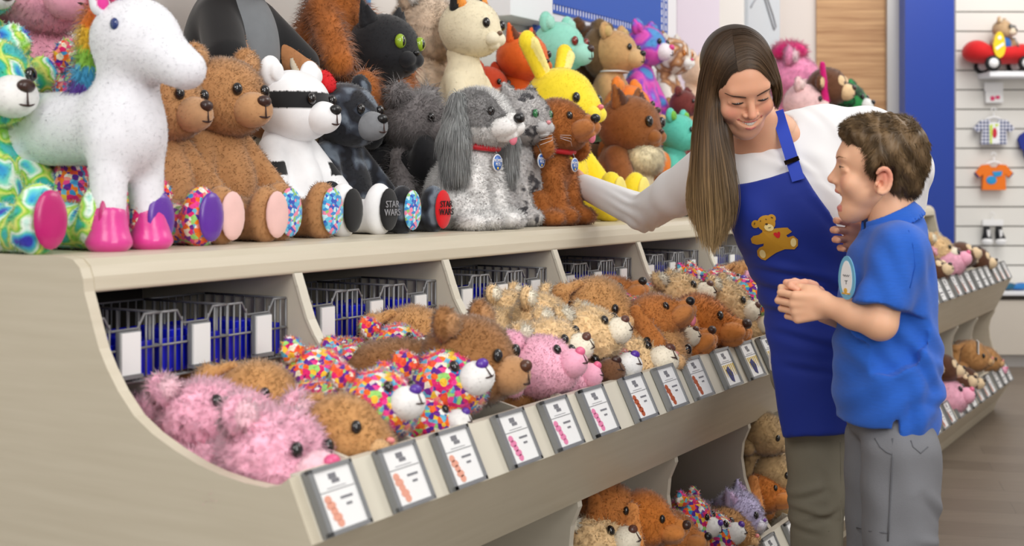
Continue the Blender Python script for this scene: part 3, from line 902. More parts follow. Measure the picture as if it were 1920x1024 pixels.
    ex, ey, ez = {'bear': (.42, -.90, .12), 'monkey': (.26, -.86, .10), 'dog': (.45, -.84, .14), 'bunny': (.62, -.80, .04), 'cat': (.44, -.86, .08)}[kind]
    es = .13 * U * eyesize
    if kind == 'monkey':
        soft('face_mask', [Ell(h(-.26, -.72, .12), (.34 * U, .22 * U, .36 * U), rot=HR), Ell(h(.26, -.72, .12), (.34 * U, .22 * U, .36 * U), rot=HR)], res, .03 * U, snout, sm_, root, 0)
    for s in (-1, 1):
        e = dome('eye', h(s * ex, ey, ez), (es, es * .75, es * 1.1), Hrot, eye or EYE, root)
        if eye is not None: dome('pupil', (0, -es * .35, 0), (es * .45, es * .5, es * .8), (0, 0, 0), EYE, e)
    # mouth stitching
    if mouth and kind in ('bear', 'monkey'):
        g = MB(); g.tube([h(.02 + .26 * math.sin(a), -1.34 + .12 * abs(math.sin(a)), -.36 - .14 * math.cos(a)) for a in [-1.3 + 2.6 * i / 8 for i in range(9)]], .022 * U, 5); g.tube([h(0, -1.33, -.22), h(0, -1.36, -.50)], .018 * U, 5)
        g.build('mouth_stitch', STITCH, root)
    if tongue:
        g = MB(); g.ball(h(.04, -1.22, -.66), (.14 * U, .12 * U, .2 * U)); g.build('tongue', mat('tongue_pink', rgb(235, 130, 150), rough=.6), root)
    # ears
    em = earm or hm; ec = earc or main
    ef = int(fur * .06)
    for s in (-1, 1):
        if kind == 'bear':
            E = [Ell(h(s * .78, .05, .80), (.38 * U, .17 * U, .38 * U), rot=HR), Ell(h(s * .78, -.14, .78), (.24 * U, .10 * U, .24 * U), rot=HR, col=inner)]
        elif kind == 'monkey':
            E = [Ell(h(s * 1.15, .0, .1), (.34 * U, .15 * U, .38 * U), rot=HR), Ell(h(s * 1.15, -.13, .1), (.23 * U, .10 * U, .25 * U), rot=HR, col=inner)]
        elif kind == 'cat':
            E = [Cone(h(s * .62, .05, .62), .32 * U, h(s * .82, .08, 1.12), .08 * U, flat=(HR[:, 1], 1.6)), Cone(h(s * .62, -.14, .66), .19 * U, h(s * .80, -.06, 1.02), .05 * U, col=inner, flat=(HR[:, 1], 1.6))]
        elif kind == 'dog':
            E = [Cone(h(s * .82, .05, .45), .26 * U, h(s * 1.12, -.05, -.75), .40 * U, flat=(HR[:, 0], 1.9))]
        else:
            E = [Cone(h(s * .55, .25, .75), .20 * U, h(s * .95, .6, .55), .27 * U, flat=(HR[:, 2], 1.7)), Cone(h(s * .95, .6, .55), .27 * U, h(s * 1.25, .75, -.55), .20 * U, flat=(HR[:, 0], 1.7))]
            if pose == 'up': E = E
        soft('ear', E, res, .05 * U, ec, em, root, ef, fl, droop, seg, smooth=1)
    # pads under the feet
    if pose == 'sit' and pad is not None:
        for s in (-1, 1):
            dome('foot_pad', (s * .70 * U, -2.33 * U * legs, .60 * U), (.36 * U, .10 * U, .52 * U), (0, 0, 0), padm or VELVET, root, pad)
    return root
def at(o, t, b, z=1.0405, yaw=0, pitch=0, roll=0):
    o.location = W(t, b, z)
    o.rotation_euler = (Matrix.Rotation(FR + yaw, 3, 'Z') @ Euler((pitch, roll, 0)).to_matrix()).to_euler()
    return o
def tp(px, b):                      # fixture position of picture column px at depth b
    return (FPX * b / (CS * (2395 - px)) - SN * b) / CS

# ---- front row on the counter, left to right
TAN = rgb(186, 134, 88); BRN = rgb(190, 140, 94); CRM = rgb(236, 222, 200); WHT = rgb(240, 238, 236)
o = toy('tie_dye_bear', R=.09, main=WHT, m=TIEDYE, snout=WHT, pad=rgb(190, 20, 110), padm=SATIN, legs=1.32, fur=9000, fl=.007, lab='tie-dyed green and blue plush bear with magenta soles, leftmost on the counter'); at(o, 1.40, 1.91)
o = toy('confetti_bear', R=.085, main=WHT, m=CONF, snout=WHT, pad=rgb(96, 40, 160), padm=SATIN, legs=1.2, fur=9000, fl=.006, lab='confetti-spotted plush bear with shiny purple soles behind the white unicorn'); at(o, 1.615, 1.86)
o = toy('teddy_bear', R=.086, main=BRN, snout=rgb(196, 150, 110), pad=rgb(240, 196, 190), legs=1.33, fur=14000, fl=.007, hy=.1, lab='tan teddy bear with pale pink soles half hidden by the unicorn head'); at(o, 1.79, 1.89)
o = toy('teddy_bear', R=.092, main=rgb(184, 134, 88), snout=rgb(196, 148, 104), pad=rgb(90, 180, 225), padm=BLUEC, legs=1.22, fur=15000, fl=.007, hy=-.05, lab='brown teddy bear with blue speckled soles beside the white and black bear'); at(o, 1.97, 1.90)
def white_black(V, col):
    """black eye band and black joint rings on a white toy"""
    c = col.copy(); U = .09
    z = V[:, 2] / U; y = V[:, 1] / U; x = V[:, 0] / U
    band = (z > 3.02) & (z < 3.45) & (y < -.1) & (y > -1.25)
    c[band] = rgb(24, 24, 26)
    r = np.abs(x) > .82
    c[r & (z > 1.42) & (z < 1.75) & (z > .9) & (y > -.9)] = rgb(24, 24, 26)
    return c
o = toy('white_black_bear', R=.09, main=rgb(242, 242, 244), snout=rgb(244, 244, 246), nose=rgb(20, 20, 22), pad=rgb(24, 24, 26), m=VELVET, fur=0, legs=1.15, res=.0042, colf=white_black, hy=.05, lab='smooth white plush bear with a black eye band and black soles'); wb = at(o, 2.19, 1.90)
tk = mat('text_grey', rgb(150, 150, 155), rough=.6); tb_ = mat('text_black', rgb(16, 16, 18), rough=.6)
text('lettering', 'STAR\nWARS', .021, tk, wb, (.063, -2.33 * .09 * 1.15 - .0096, .056), (PI / 2, 0, 0))
o = toy('dark_bear', R=.086, main=rgb(24, 24, 28), m=DARKP, snout=rgb(128, 130, 134), nose=rgb(14, 14, 16), pad=rgb(214, 16, 28), legs=1.3, fur=5000, fl=.005, lab='black and grey patterned plush bear with grey muzzle and a red sole'); db = at(o, 2.375, 1.90)
for ch in list(db.children):
    if ch.name.startswith('foot_pad') and ch.location.x < 0:
        ch.data.materials[0] = BLUEC; ch['label'] = 'blue and white sole'
    if ch.name.startswith('ear') and ch.data and sum(v.co.x for v in ch.data.vertices) < 0:
        ch.data.materials[0] = mat('red_felt', rgb(214, 20, 30), rough=.8); ch['label'] = 'red ear'
text('lettering', 'STAR\nWARS', .021, tb_, db, (.060, -2.33 * .086 * 1.3 - .0092, .054), (PI / 2, 0, 0))

# ---- seated pets with round tags
M_TAG = mat('tag_blue', rgb(50, 110, 196), rough=.3); M_TAGW = mat('tag_white', rgb(240, 242, 246), rough=.3); M_RED = mat('collar_red', rgb(196, 26, 40), rough=.5); M_TY = mat('tag_yellow', rgb(240, 200, 50), rough=.4)
def tagged(o, U, red, z, y, tilt=0.0, side=0.0, size=.019):
    if red:
        g = MB(); n = 28
        pts = [(.74 * U * math.cos(a), -.36 * U + .74 * U * math.sin(a), z + .014 + .010 * math.sin(a)) for a in [2 * PI * i / n for i in range(n + 1)]]
        g.tube(pts, .0080, 8, cap=False); c = g.build('collar', M_RED, o)
    g = MB(); R_ = size
    Mt = Matrix.Translation((side, y, z - .030)) @ Matrix.Rotation(PI / 2 + tilt, 4, 'X')
    g.lathe([(0, -.0012), (R_, -.0012), (R_, .0012), (0, .0012)], 32, 0, Mt); t_ = g.build('round_tag', M_TAGW, o)
    g = MB(); g.lathe([(0, .0013), (R_ * .86, .0013), (R_ * .86, .0018), (0, .0018)], 32, 0, Mt); g.build('tag_face', M_TAG, t_)
    a = text('lettering', 'PROMISE\nPETS', size * .50, M_TAGW, t_, (side, y - .0024, z - .030 + .001), (PI / 2 + tilt, 0, 0), .0004)
    g = MB(); g.ball((side, y - .002, z - .030 - R_ * .62), (R_ * .16, .001, R_ * .16)); g.build('paw_mark', M_TY, t_)
    g = MB(); g.tube([(side, y, z - .030 + R_), (side, y + .004, z - .002), (side * .5, y + .012, z + .012)], .0014, 5); g.build('tag_ring', M_GREY, t_)

GRY = rgb(150, 148, 148)
def spaniel_col(V, col):
    c = col.copy(); U = .082
    blaze = np.abs(V[:, 0]) < .26 * U
    top = V[:, 2] > 2.95 * U
    c[top & ~blaze] = rgb(142, 140, 140)
    return c
o = toy('spaniel_plush', 'dog', R=.082, main=rgb(238, 236, 234), snout=rgb(244, 242, 240), nose=rgb(18, 18, 20), pose='dog', m=SHAG, fur=26000, fl=.012, seg=1, hy=-.12, hp=-.05, earc=rgb(146, 148, 148), earm=SHAG, colf=spaniel_col, tongue=True, lab='grey and white long-eared plush dog wearing a round blue tag'); sp = at(o, tp(868, 1.70), 1.70)
# long hanging ears
for s in (-1, 1):
    U = .082
    hc_ = Vector((0, -.55 * U, 3.25 * U)); HM_ = Euler((-.05, 0, -.12)).to_matrix()
    hh = lambda x, y, z: tuple(hc_ + HM_ @ Vector((x, y, z)) * U)
    soft('long_ear', [Cone(hh(s * .85, .05, .5), .26 * U, hh(s * 1.15, .0, -.5), .40 * U, flat=((1, 0, 0), 1.6)), Cone(hh(s * 1.15, 0, -.5), .40 * U, hh(s * 1.15, -.0, -1.35), .34 * U, flat=((1, 0, 0), 1.6))], .0045, .01, rgb(150, 152, 152), SHAG, sp, 5200, .045, 1.6, 4, .0011, rnd=.25)
for ch in list(sp.children):
    if ch.name.split('.')[0] == 'ear': bpy.data.objects.remove(ch)
tagged(sp, .082, True, .190, -.098, size=.021)
o = toy('spotted_cat', 'cat', R=.080, main=rgb(190, 188, 188), snout=rgb(200, 198, 198), nose=rgb(230, 150, 155), pose='dog', m=LEOP, body=1.08, fur=18000, fl=.009, inner=rgb(235, 180, 185), eye=mat('eye_green2', rgb(50, 120, 70), rough=.1, coat=.6), hy=-.05, hp=-.05, lab='grey dark-spotted plush cat with pink inner ears and a blue tag'); kt = at(o, tp(950, 1.745), 1.745)
for s in (-1, 1):
    g = MB()
    for k in range(3): g.tube([(s * .02, -.150, .236 - k * .004), (s * .05, -.165, .236 - k * .008), (s * .085, -.15, .232 - k * .012)], .0005, 4)
    w_ = g.build('whiskers', M_CARD, kt); w_['kind'] = 'stuff'
tagged(kt, .080, False, .200, -.105)
o = toy('brown_dog', 'dog', R=.081, main=rgb(180, 108, 52), snout=rgb(190, 120, 66), nose=rgb(20, 18, 20), pose='dog', fur=20000, fl=.010, hy=-.05, hp=-.22, body=1.0, tongue=True, lab='russet plush puppy with a red collar beside the reaching hand'); bd = at(o, tp(1016, 1.70), 1.70)
tagged(bd, .081, True, .190, -.10)

# grey shaggy toy behind the spaniel
o = toy('grey_shaggy_toy', R=.085, main=rgb(128, 122, 122), m=SHAG, fur=9000, fl=.028, seg=2, lab='dark grey shaggy plush toy slumped behind the grey and white dog'); at(o, tp(765, 1.93), 1.93)

# ---- second and third rows
def up(b): return 1.0405 if b < 2.0 else (1.151 if b < 2.16 else 1.301)
def bf(px, b, ytop, R, z=None):     # body height factor that brings the head's top to ytop
    Y = FPX * b / (CS * (2395 - px)); zt = CAMZ - (ytop - HORY) / FPX * Y
    return ((zt - (z or up(b))) / R - .88) / 3.15
def row(o, px, b, z=None, yaw=0, pitch=0): return at(o, tp(px, b), b, z if z is not None else up(b - .0), yaw, pitch)
yb = .118; yz = bf(1035, 1.93, 128, .118) * 3.15 * yb
o = toy('yellow_bunny', 'bunny', R=0.118, body=bf(1035, 1.93, 128, 0.118), main=rgb(252, 226, 50), snout=rgb(252, 230, 70), nose=rgb(230, 120, 130), m=VELVET, fur=9000, fl=.004, pad=rgb(250, 232, 120), earc=rgb(252, 226, 50), mouth=False, lab='plain bright yellow plush rabbit with two upright ears behind the puppy')
for ch in list(o.children):
    if ch.name.split('.')[0] == 'ear': bpy.data.objects.remove(ch)
for s in (-1, 1):
    e = soft('ear', [Cone((s * .055, .0, yz + .075), .030, (s * (.10 if s > 0 else .135), .01, yz + (.155 if s > 0 else .175)), .034, flat=((0, 1, 0), 1.5)), Cone((s * .060, -.016, yz + .09), .014, (s * (.097 if s > 0 else .13), -.014, yz + (.148 if s > 0 else .168)), .018, flat=((0, 1, 0), 1.5), col=rgb(250, 236, 150))], .005, .01, rgb(252, 226, 50), VELVET, o, 900, .004)
row(o, 1035, 1.93)
o = toy('brown_fox', 'cat', R=0.115, body=bf(1165, 1.93, 180, 0.115), main=rgb(142, 84, 40), snout=rgb(150, 92, 46), belly=rgb(238, 222, 180), nose=rgb(70, 40, 30), fur=11000, fl=.006, inner=rgb(90, 56, 40), mouth=False, eyesize=1.2, lab='chestnut plush fox with cream chest behind the reaching white sleeve'); row(o, 1165, 1.93)
soft('chest_ruff', [Ell((0, -.09, .195), (.085, .055, .055))], .006, .01, rgb(240, 226, 188), SHAG, o, 2600, .02, .8, 2)
o = toy('orange_toy', R=0.095, body=bf(1165, 2.1, 160, 0.095), main=rgb(238, 128, 40), snout=rgb(240, 140, 60), belly=rgb(246, 226, 140), m=VELVET, fur=5000, fl=.004, lab='smooth orange plush toy behind the chestnut fox'); row(o, 1165, 2.1)
o = toy('teal_toy', R=0.075, body=bf(1262, 1.9, 215, 0.075), main=rgb(96, 200, 180), snout=rgb(110, 206, 190), m=VELVET, fur=4000, fl=.004, lab='teal plush toy beside the woman\'s sleeve on the counter', inner=rgb(120, 190, 70)); row(o, 1262, 1.9)
o = toy('black_cat', 'cat', R=0.1, body=bf(705, 2.05, 28, 0.1), main=rgb(26, 26, 30), snout=rgb(28, 28, 32), nose=rgb(14, 14, 16), eye=EYEG, eyesize=1.35, m=VELVET, fur=6000, fl=.004, lab='black plush cat with yellow-green eyes'); row(o, 705, 2.05)
o = toy('cream_shaggy_bear', R=0.11, body=bf(785, 2.26, -5, 0.11), main=rgb(228, 204, 180), snout=rgb(244, 238, 232), m=SHAG, fur=16000, fl=.016, lab='fluffy cream teddy bear with a white muzzle behind the black cat'); row(o, 785, 2.26)
o = toy('cream_cat', 'cat', R=0.098, body=bf(868, 2.07, 0, 0.098), main=rgb(240, 228, 196), snout=rgb(244, 234, 206), nose=rgb(120, 90, 70), m=VELVET, fur=6000, fl=.004, inner=rgb(238, 150, 60), earc=rgb(30, 28, 28), eyesize=1.1, lab='smooth cream plush cat with black-backed orange ears'); row(o, 868, 2.07)
o = toy('red_toy', R=0.07, body=bf(905, 2.2, 125, 0.07), main=rgb(206, 70, 34), m=VELVET, fur=3000, fl=.004, lab='small rust red plush toy peeping between the cream cat and the orange fox'); row(o, 905, 2.2)
o = toy('orange_fox', 'cat', R=0.09, body=bf(968, 2.14, 62, 0.09), main=rgb(232, 104, 34), snout=rgb(236, 120, 50), m=VELVET, fur=5000, fl=.005, inner=rgb(110, 60, 40), earc=rgb(232, 96, 30), nose=rgb(80, 40, 30), lab='orange plush fox with brown inner ears under the blue sign'); row(o, 968, 2.14)
o = toy('mint_bear', R=0.102, body=bf(1035, 2.26, 42, 0.102), main=rgb(150, 220, 200), snout=rgb(166, 226, 208), m=VELVET, fur=5000, fl=.004, mouth=True, eye=mat('eye_red_brown', rgb(130, 40, 30), rough=.1, coat=.6), eyesize=1.2, lab='pale mint plush bear below the left end of the blue sign'); row(o, 1035, 2.26)
o = toy('dark_brown_bear', R=0.095, body=bf(1092, 2.34, 50, 0.095), main=rgb(96, 62, 36), m=SHAG, fur=9000, fl=.009, lab='dark brown teddy bear right of the mint plush'); row(o, 1092, 2.34)
o = toy('lion_plush', R=0.092, body=bf(1142, 2.2, 58, 0.092), main=rgb(206, 162, 110), snout=rgb(216, 176, 126), nose=rgb(20, 18, 18), inner=rgb(214, 180, 120), fur=6000, fl=.005, lab='plush lion with a brown mane and a ribbon at its neck'); row(o, 1142, 2.2)
lz = 3.15 * .092 * bf(1142, 2.20, 58, .092) 
soft('mane', [Ell((0, .035, lz), (.105, .060, .100)), Ell((-.02, .03, lz + .095), (.030, .028, .034)), Ell((.035, .03, lz + .088), (.030, .03, .034))], .006, .01, rgb(112, 88, 60), FUR, o, 3000, .007)
g = MB(); g.tube([(.06 * math.cos(a), -.02 + .055 * math.sin(a), .232) for a in [2 * PI * i / 20 for i in range(21)]], .004, 6); g.v = [(x, y, z - .232 + lz - .078) for x, y, z in g.v]; g.build('ribbon', M_CARD, o)
o = toy('swirl_bear', R=0.09, body=bf(1200, 2.22, 50, 0.09), main=rgb(190, 90, 210), m=SWIRL, snout=rgb(246, 238, 246), nose=rgb(226, 60, 140), fur=9000, fl=.006, lab='pink, purple and blue swirled teddy bear right of the lion'); row(o, 1200, 2.22)
o = toy('spotted_puppy', 'cat', R=0.09, body=bf(1250, 2.26, 72, 0.09), main=rgb(240, 232, 220), m=TANSPOT, snout=rgb(246, 244, 240), nose=rgb(226, 60, 120), fur=7000, fl=.006, eye=mat('eye_amber', rgb(200, 120, 40), rough=.1, coat=.5), inner=rgb(214, 160, 110), lab='white plush cat with tan rings and a pink nose left of the woman'); row(o, 1250, 2.26)
o = toy('peach_toy', R=0.08, body=bf(1300, 2.28, 105, 0.08), main=rgb(240, 208, 180), snout=rgb(244, 218, 196), fur=3000, fl=.006, lab='peach plush toy almost hidden behind the woman\'s hair'); row(o, 1300, 2.28)
o = toy('maroon_toy', R=0.06, body=bf(1275, 2.08, 170, 0.06), main=rgb(120, 56, 52), fur=3000, fl=.006, lab='small maroon plush toy beside the woman\'s hair'); row(o, 1275, 2.08)
o = toy('pink_shaggy_bear', R=.12, main=rgb(238, 166, 190), m=SHAG, fur=12000, fl=.014, body=1.05, lab='big fluffy pink teddy bear behind the unicorn, its face out of frame'); row(o, 40, 2.14, z=1.155)
o = toy('rainbow_toy', R=.07, main=rgb(240, 180, 200), m=TIEDYE, snout=rgb(240, 236, 240), nose=rgb(200, 30, 60), inner=rgb(96, 50, 160), earc=rgb(96, 50, 160), fur=4000, fl=.007, lab='rainbow plush toy cut off by the left edge of the photo'); at(o, tp(-60, 2.1), 2.1, 1.30)
# big shaggy brown toy and the dressed one, faces above the frame
o = toy('shaggy_brown_toy', R=.115, main=rgb(176, 102, 44), m=SHAG, fur=15000, fl=.034, seg=3, armfwd=.9, body=1.3, legs=.7, lab='long-haired ginger brown plush toy above the dark bear, face out of frame'); row(o, 625, 2.17, z=1.30)
def coat(t_, R_):
    B_ = [Ell((0, .01, 1.7 * R_), (1.22 * R_, 1.08 * R_, 1.95 * R_))]
    for s in (-1, 1): B_.append(Cone((s * .66 * R_, -.12 * R_, 2.75 * R_), .48 * R_, (s * 1.22 * R_, -.9 * R_, 1.75 * R_), .48 * R_))
    B_.append(Ell((0, -1.1 * R_, 2.1 * R_), (.30 * R_, .55 * R_, 1.5 * R_), sub=True, k=.01))
    soft('black_coat', B_, .006, .015, rgb(22, 22, 24), VELVET, t_, 0)
    soft('tunic', [Ell((0, -.08 * R_, 1.95 * R_), (.98 * R_, .98 * R_, 1.6 * R_))], .006, .01, rgb(120, 124, 128), VELVET, t_, 0)
o = toy('dressed_bear', R=.105, main=rgb(176, 122, 80), m=FUR, fur=6000, fl=.006, body=1.3, armfwd=1.1, legs=.7, lab='brown plush bear in a black coat and grey tunic, head out of frame'); row(o, 440, 2.17, z=1.262); coat(o, .105)
g = MB()
for i in range(6): g.tube([(.118 + .043 * math.cos(a), -.118 - i * .004 + .012 * math.sin(a), .175 - i * .009 + .043 * math.sin(a)) for a in [2 * PI * q / 20 for q in range(21)]], .0065, 6, cap=False)
g.build('arm_wrap', mat('bandage', rgb(206, 194, 172), rough=.9), o)

# ---- unicorn, standing
def unicorn():
    o = thing('unicorn_plush', 'large white plush unicorn with a rainbow mane and pink hooves', 'plush toy')
    wh = rgb(236, 236, 242); pk = rgb(222, 60, 150)
    B = [Cone((0, .0, .205), .064, (0, .215, .205), .064), Ell((0, -.01, .200), (.066, .07, .080))]
    B += [Cone((0, -.005, .225), .058, (0, -.03, .32), .046)]
    for s in (-1, 1):
        B += [Cone((s * .038, -.015, .18), .034, (s * .042, -.02, .055), .027), Cone((s * .040, .225, .18), .038, (s * .044, .23, .055), .028)]
    B += [Ell((0, -.035, .350), (.064, .082, .070)), Cone((0, -.06, .340), .054, (0, -.150, .295), .034, k=.02)]
    soft('body', B, .005, .022, wh, VELVET, o, 12000, .003, .1, width=.0008)
    for s in (-1, 1):
        for y in (-.022, .232):
            soft('hoof', [Cone((s * .044, y, .055), .0295, (s * .045, y - .002, .022), .034), Ell((s * .045, y - .002, .012), (.036, .038, .013))], .005, .012, pk, SATIN, o)
        soft('ear', [Cone((s * .042, .0, .405), .020, (s * .058, .01, .453), .007, flat=((0, 1, 0), 1.5)), Cone((s * .045, -.008, .407), .012, (s * .058, .002, .443), .004, flat=((0, 1, 0), 1.5), col=pk)], .004, .004, wh, VELVET, o)
        dome('eye', (s * .062, -.055, .368), (.005, .009, .010), (0, 0, 0), EYEB, o)
    g = MB(); g.tube([(0, -.05, .412), (0, -.09, .477)], [.016, .002], 12); g.build('horn', mat('horn_gold', rgb(232, 206, 150), rough=.3, metal=.3), o)
    # mane: locks coloured by height
    cols = [rgb(90, 60, 170), rgb(236, 60, 130), rgb(245, 130, 40), rgb(250, 200, 60), rgb(150, 205, 80), rgb(80, 170, 215), rgb(120, 80, 190)]
    pr = []
    pth = [(0, .0, .418), (0, .03, .405), (0, .052, .375), (0, .060, .340), (0, .066, .310), (0, .072, .285), (0, .085, .265)]
    for i in range(len(pth) - 1): pr.append(Cone(pth[i], .026, pth[i + 1], .026, col=cols[(i + 1) % 7]))
    pr.append(Ell((0, -.02, .421), (.022, .03, .016), col=cols[0]))
    soft('mane', pr, .005, .012, cols[1], SHAG, o, 2600, .022, .5, 2)
    soft('tail', [Cone((0, .29, .26), .02, (0, .33, .14), .03)], .005, .01, cols[5], SHAG, o, 1200, .03, .6, 2)
    return o
o = unicorn(); at(o, tp(225, 1.665), 1.665)
# ------------------------------------------------------------ toys lying in the bins
def lay(o, px, py, z, yaw=0.0, tilt=.0, roll=0.0, R=.07):
    """head centre seen at px, py and at height z; origin of a lying toy is under its head"""
    p = on_z(px, py, z)
    b = p.y * SN - p.x * CS
    bm = (1.215 if z > .6 else 1.20) if px < 1650 else (1.235 if z > .6 else 1.215)
    if b < bm: p = on_b(px, py, bm)
    o.location = (p.x, p.y, p.z - .92 * R)
    o.rotation_euler = (Matrix.Rotation(FR + yaw, 3, 'Z') @ Euler((tilt, roll, 0)).to_matrix()).to_euler()
    return o
PROTO = {}
def kindtoy(k, up_=False):
    PK = rgb(250, 184, 206); PL = rgb(252, 204, 216)
    spec = {
        'pink': dict(kind='bear', R=.074, main=PK, snout=PL, nose=rgb(226, 90, 140), m=SHAG, fur=11000, fl=.013, tufts=.003, mouth=True),
        'pinkflat': dict(kind='bear', R=.070, main=PK, snout=rgb(246, 176, 200), nose=rgb(236, 110, 150), fur=8000, fl=.007),
        'tanbunny': dict(kind='bunny', R=.066, main=rgb(198, 146, 92), snout=rgb(216, 172, 122), nose=rgb(236, 140, 140), fur=9000, fl=.008, mouth=False, inner=rgb(222, 180, 130)),
        'confetti': dict(kind='bear', R=.066, main=WHT, m=CONF, snout=WHT, nose=rgb(90, 50, 160), inner=rgb(96, 50, 160), fur=8000, fl=.006),
        'confettimini': dict(kind='bear', R=.055, main=WHT, m=CONF, snout=WHT, nose=rgb(90, 50, 160), fur=4500, fl=.006),
        'brown': dict(kind='bear', R=.082, main=rgb(156, 108, 64), snout=rgb(186, 138, 94), nose=rgb(84, 48, 30), fur=13000, fl=.008),
        'cream': dict(kind='bear', R=.070, main=rgb(238, 202, 152), snout=rgb(244, 234, 212), nose=rgb(96, 60, 50), m=SHAG, fur=10000, fl=.010, tufts=.0025),
        'choc': dict(kind='bear', R=.068, main=rgb(92, 58, 36), snout=rgb(110, 74, 48), m=SHAG, fur=8000, fl=.010, tufts=.002),
        'dog': dict(kind='dog', R=.062, main=rgb(186, 116, 58), snout=rgb(196, 128, 70), nose=rgb(22, 20, 22), fur=8000, fl=.008, tongue=True, mouth=False),
        'orangedog': dict(kind='dog', R=.072, main=rgb(200, 118, 48), snout=rgb(206, 130, 64), earc=rgb(226, 150, 84), fur=9000, fl=.009, mouth=False),
        'lavender': dict(kind='cat', R=.060, main=rgb(206, 196, 234), snout=rgb(240, 236, 248), nose=rgb(130, 80, 170), m=SHAG, fur=6000, fl=.009, inner=rgb(230, 200, 240)),
        'greybrown': dict(kind='bunny', R=.082, main=rgb(176, 146, 104), snout=rgb(206, 178, 136), nose=rgb(220, 130, 120), m=SHAG, fur=10000, fl=.009, mouth=False),
        'monkey': dict(kind='monkey', R=.064, main=rgb(92, 58, 40), snout=rgb(232, 206, 168), nose=rgb(60, 40, 36), fur=4000, fl=.006),
    }[k]
    if (k, up_) not in PROTO:
        nm = {'pink': 'pink_fluffy_bear', 'pinkflat': 'pink_bear', 'tanbunny': 'tan_bunny', 'confetti': 'confetti_bear', 'confettimini': 'confetti_bear', 'brown': 'brown_bear', 'cream': 'cream_bear',
              'choc': 'chocolate_bear', 'dog': 'plush_dog', 'orangedog': 'plush_dog', 'lavender': 'lavender_cat', 'greybrown': 'beige_bunny', 'monkey': 'plush_monkey'}[k]
        PROTO[(k, up_)] = (toy(nm, pose='lie', hp=(-.5 if up_ else 0.), **spec), spec['R'], [0])
    return PROTO[(k, up_)]
def drop(k, px, py, z, lab, grp, yaw=0.0, tilt=.0, roll=0.0, sc=1.0):
    o, R, used = kindtoy(k, tilt < -.35)
    tilt = (tilt + .45) * .4 if tilt < -.35 else tilt * .6
    if used[0]: o = copy_tree(o)
    used[0] += 1
    yaw = min(yaw, .12) if px > 660 else min(yaw, .0)
    lay(o, px, py, z, yaw, tilt, roll, R * sc)
    o.scale = (sc, sc, sc)
    tag(o, lab, 'plush toy', grp)
    return o
G1 = 'plush toys lying in the upper bins'; G2 = 'plush toys lying in the lower bins'; G3 = 'plush toys in the far bins'
# first bay
drop('pink', 520, 862, .750, 'fluffy pink bear in the nearest bin pocket, face toward the first price card', G1, .05, -.3, .1, 1.12)
drop('pink', 378, 795, .778, 'fluffy pink bear behind the other pink one in the nearest pocket', G1, .1, -.5, .1, 1.0)
drop('pink', 285, 742, .790, 'fluffy pink bear deepest in the nearest pocket below the first basket', G1, .0, -.4, .2, .95)
drop('tanbunny', 640, 822, .775, 'tan plush bunny lying behind the second price card', G1, .45, -.35, .3, 1.15)
drop('tanbunny', 480, 752, .800, 'tan plush bunny in the first bay, middle of the three there', G1, .35, -.3, .2, 1.1)
drop('tanbunny', 352, 712, .815, 'tan plush bunny farthest back in the first bay, under the baskets', G1, .3, -.25, .2, 1.05)
drop('confetti', 588, 716, .815, 'confetti-spotted bear with a purple nose nearest the first divider', G1, .25, -.15, .1)
drop('confetti', 500, 680, .810, 'confetti-spotted bear under the third basket, mostly buried', G1, -.4, -.6, 0, .9)
# second bay
drop('confetti', 700, 762, .800, 'confetti-spotted bear behind the second and third price cards', G1, -.1, -.45, .1)
drop('confetti', 735, 668, .830, 'confetti-spotted bear right below the second bay\'s baskets', G1, .0, -.5, .2)
drop('confetti', 845, 722, .815, 'confetti-spotted bear tipped up in front of the big brown bear', G1, -.1, -.7, -.1, 1.1)
drop('confettimini', 800, 800, .765, 'small confetti-spotted bear against the lip behind the third price card', G1, .2, -.5, .2)
drop('tanbunny', 775, 640, .835, 'tan plush bunny behind the confetti bears, left of the big brown bear', G1, .4, -.1, 0, 1.2)
drop('brown', 882, 675, .845, 'biggest brown teddy bear with shiny eyes in the upper bins', G1, .1, -.12, .0, 1.05)
drop('pinkflat', 1012, 690, .810, 'pink plush bear right of the big brown bear', G1, .0, -.5, .1, 1.0)
drop('brown', 955, 735, .745, 'brown teddy bear lying low at the lip behind the fifth card', G1, .1, -.4, 0, .85)
# third bay
drop('cream', 1015, 603, .845, 'cream curly bear below the third bay baskets', G1, .1, -.1, 0, 1.0)
drop('cream', 1030, 655, .820, 'cream curly bear between the two pink toys, dark nose up', G1, .2, -.4, -.2)
drop('cream', 1105, 632, .832, 'cream curly bear with its muzzle raised beside the tan bunny', G1, .15, -.6, 0)
drop('cream', 1190, 690, .775, 'cream curly bear lying along the lip, face down', G1, -.3, -.9, .3, 1.1)
drop('confetti', 1130, 695, .778, 'confetti-spotted bear squeezed between cream and chocolate bears', G1, -.2, -.7, .2)
drop('choc', 1100, 712, .758, 'chocolate brown plush bear behind the sixth price card', G1, -.3, -.9, .2)
drop('pinkflat', 1045, 712, .775, 'pink plush bear at the lip with its nose up', G1, .2, -.5, .3, .9)
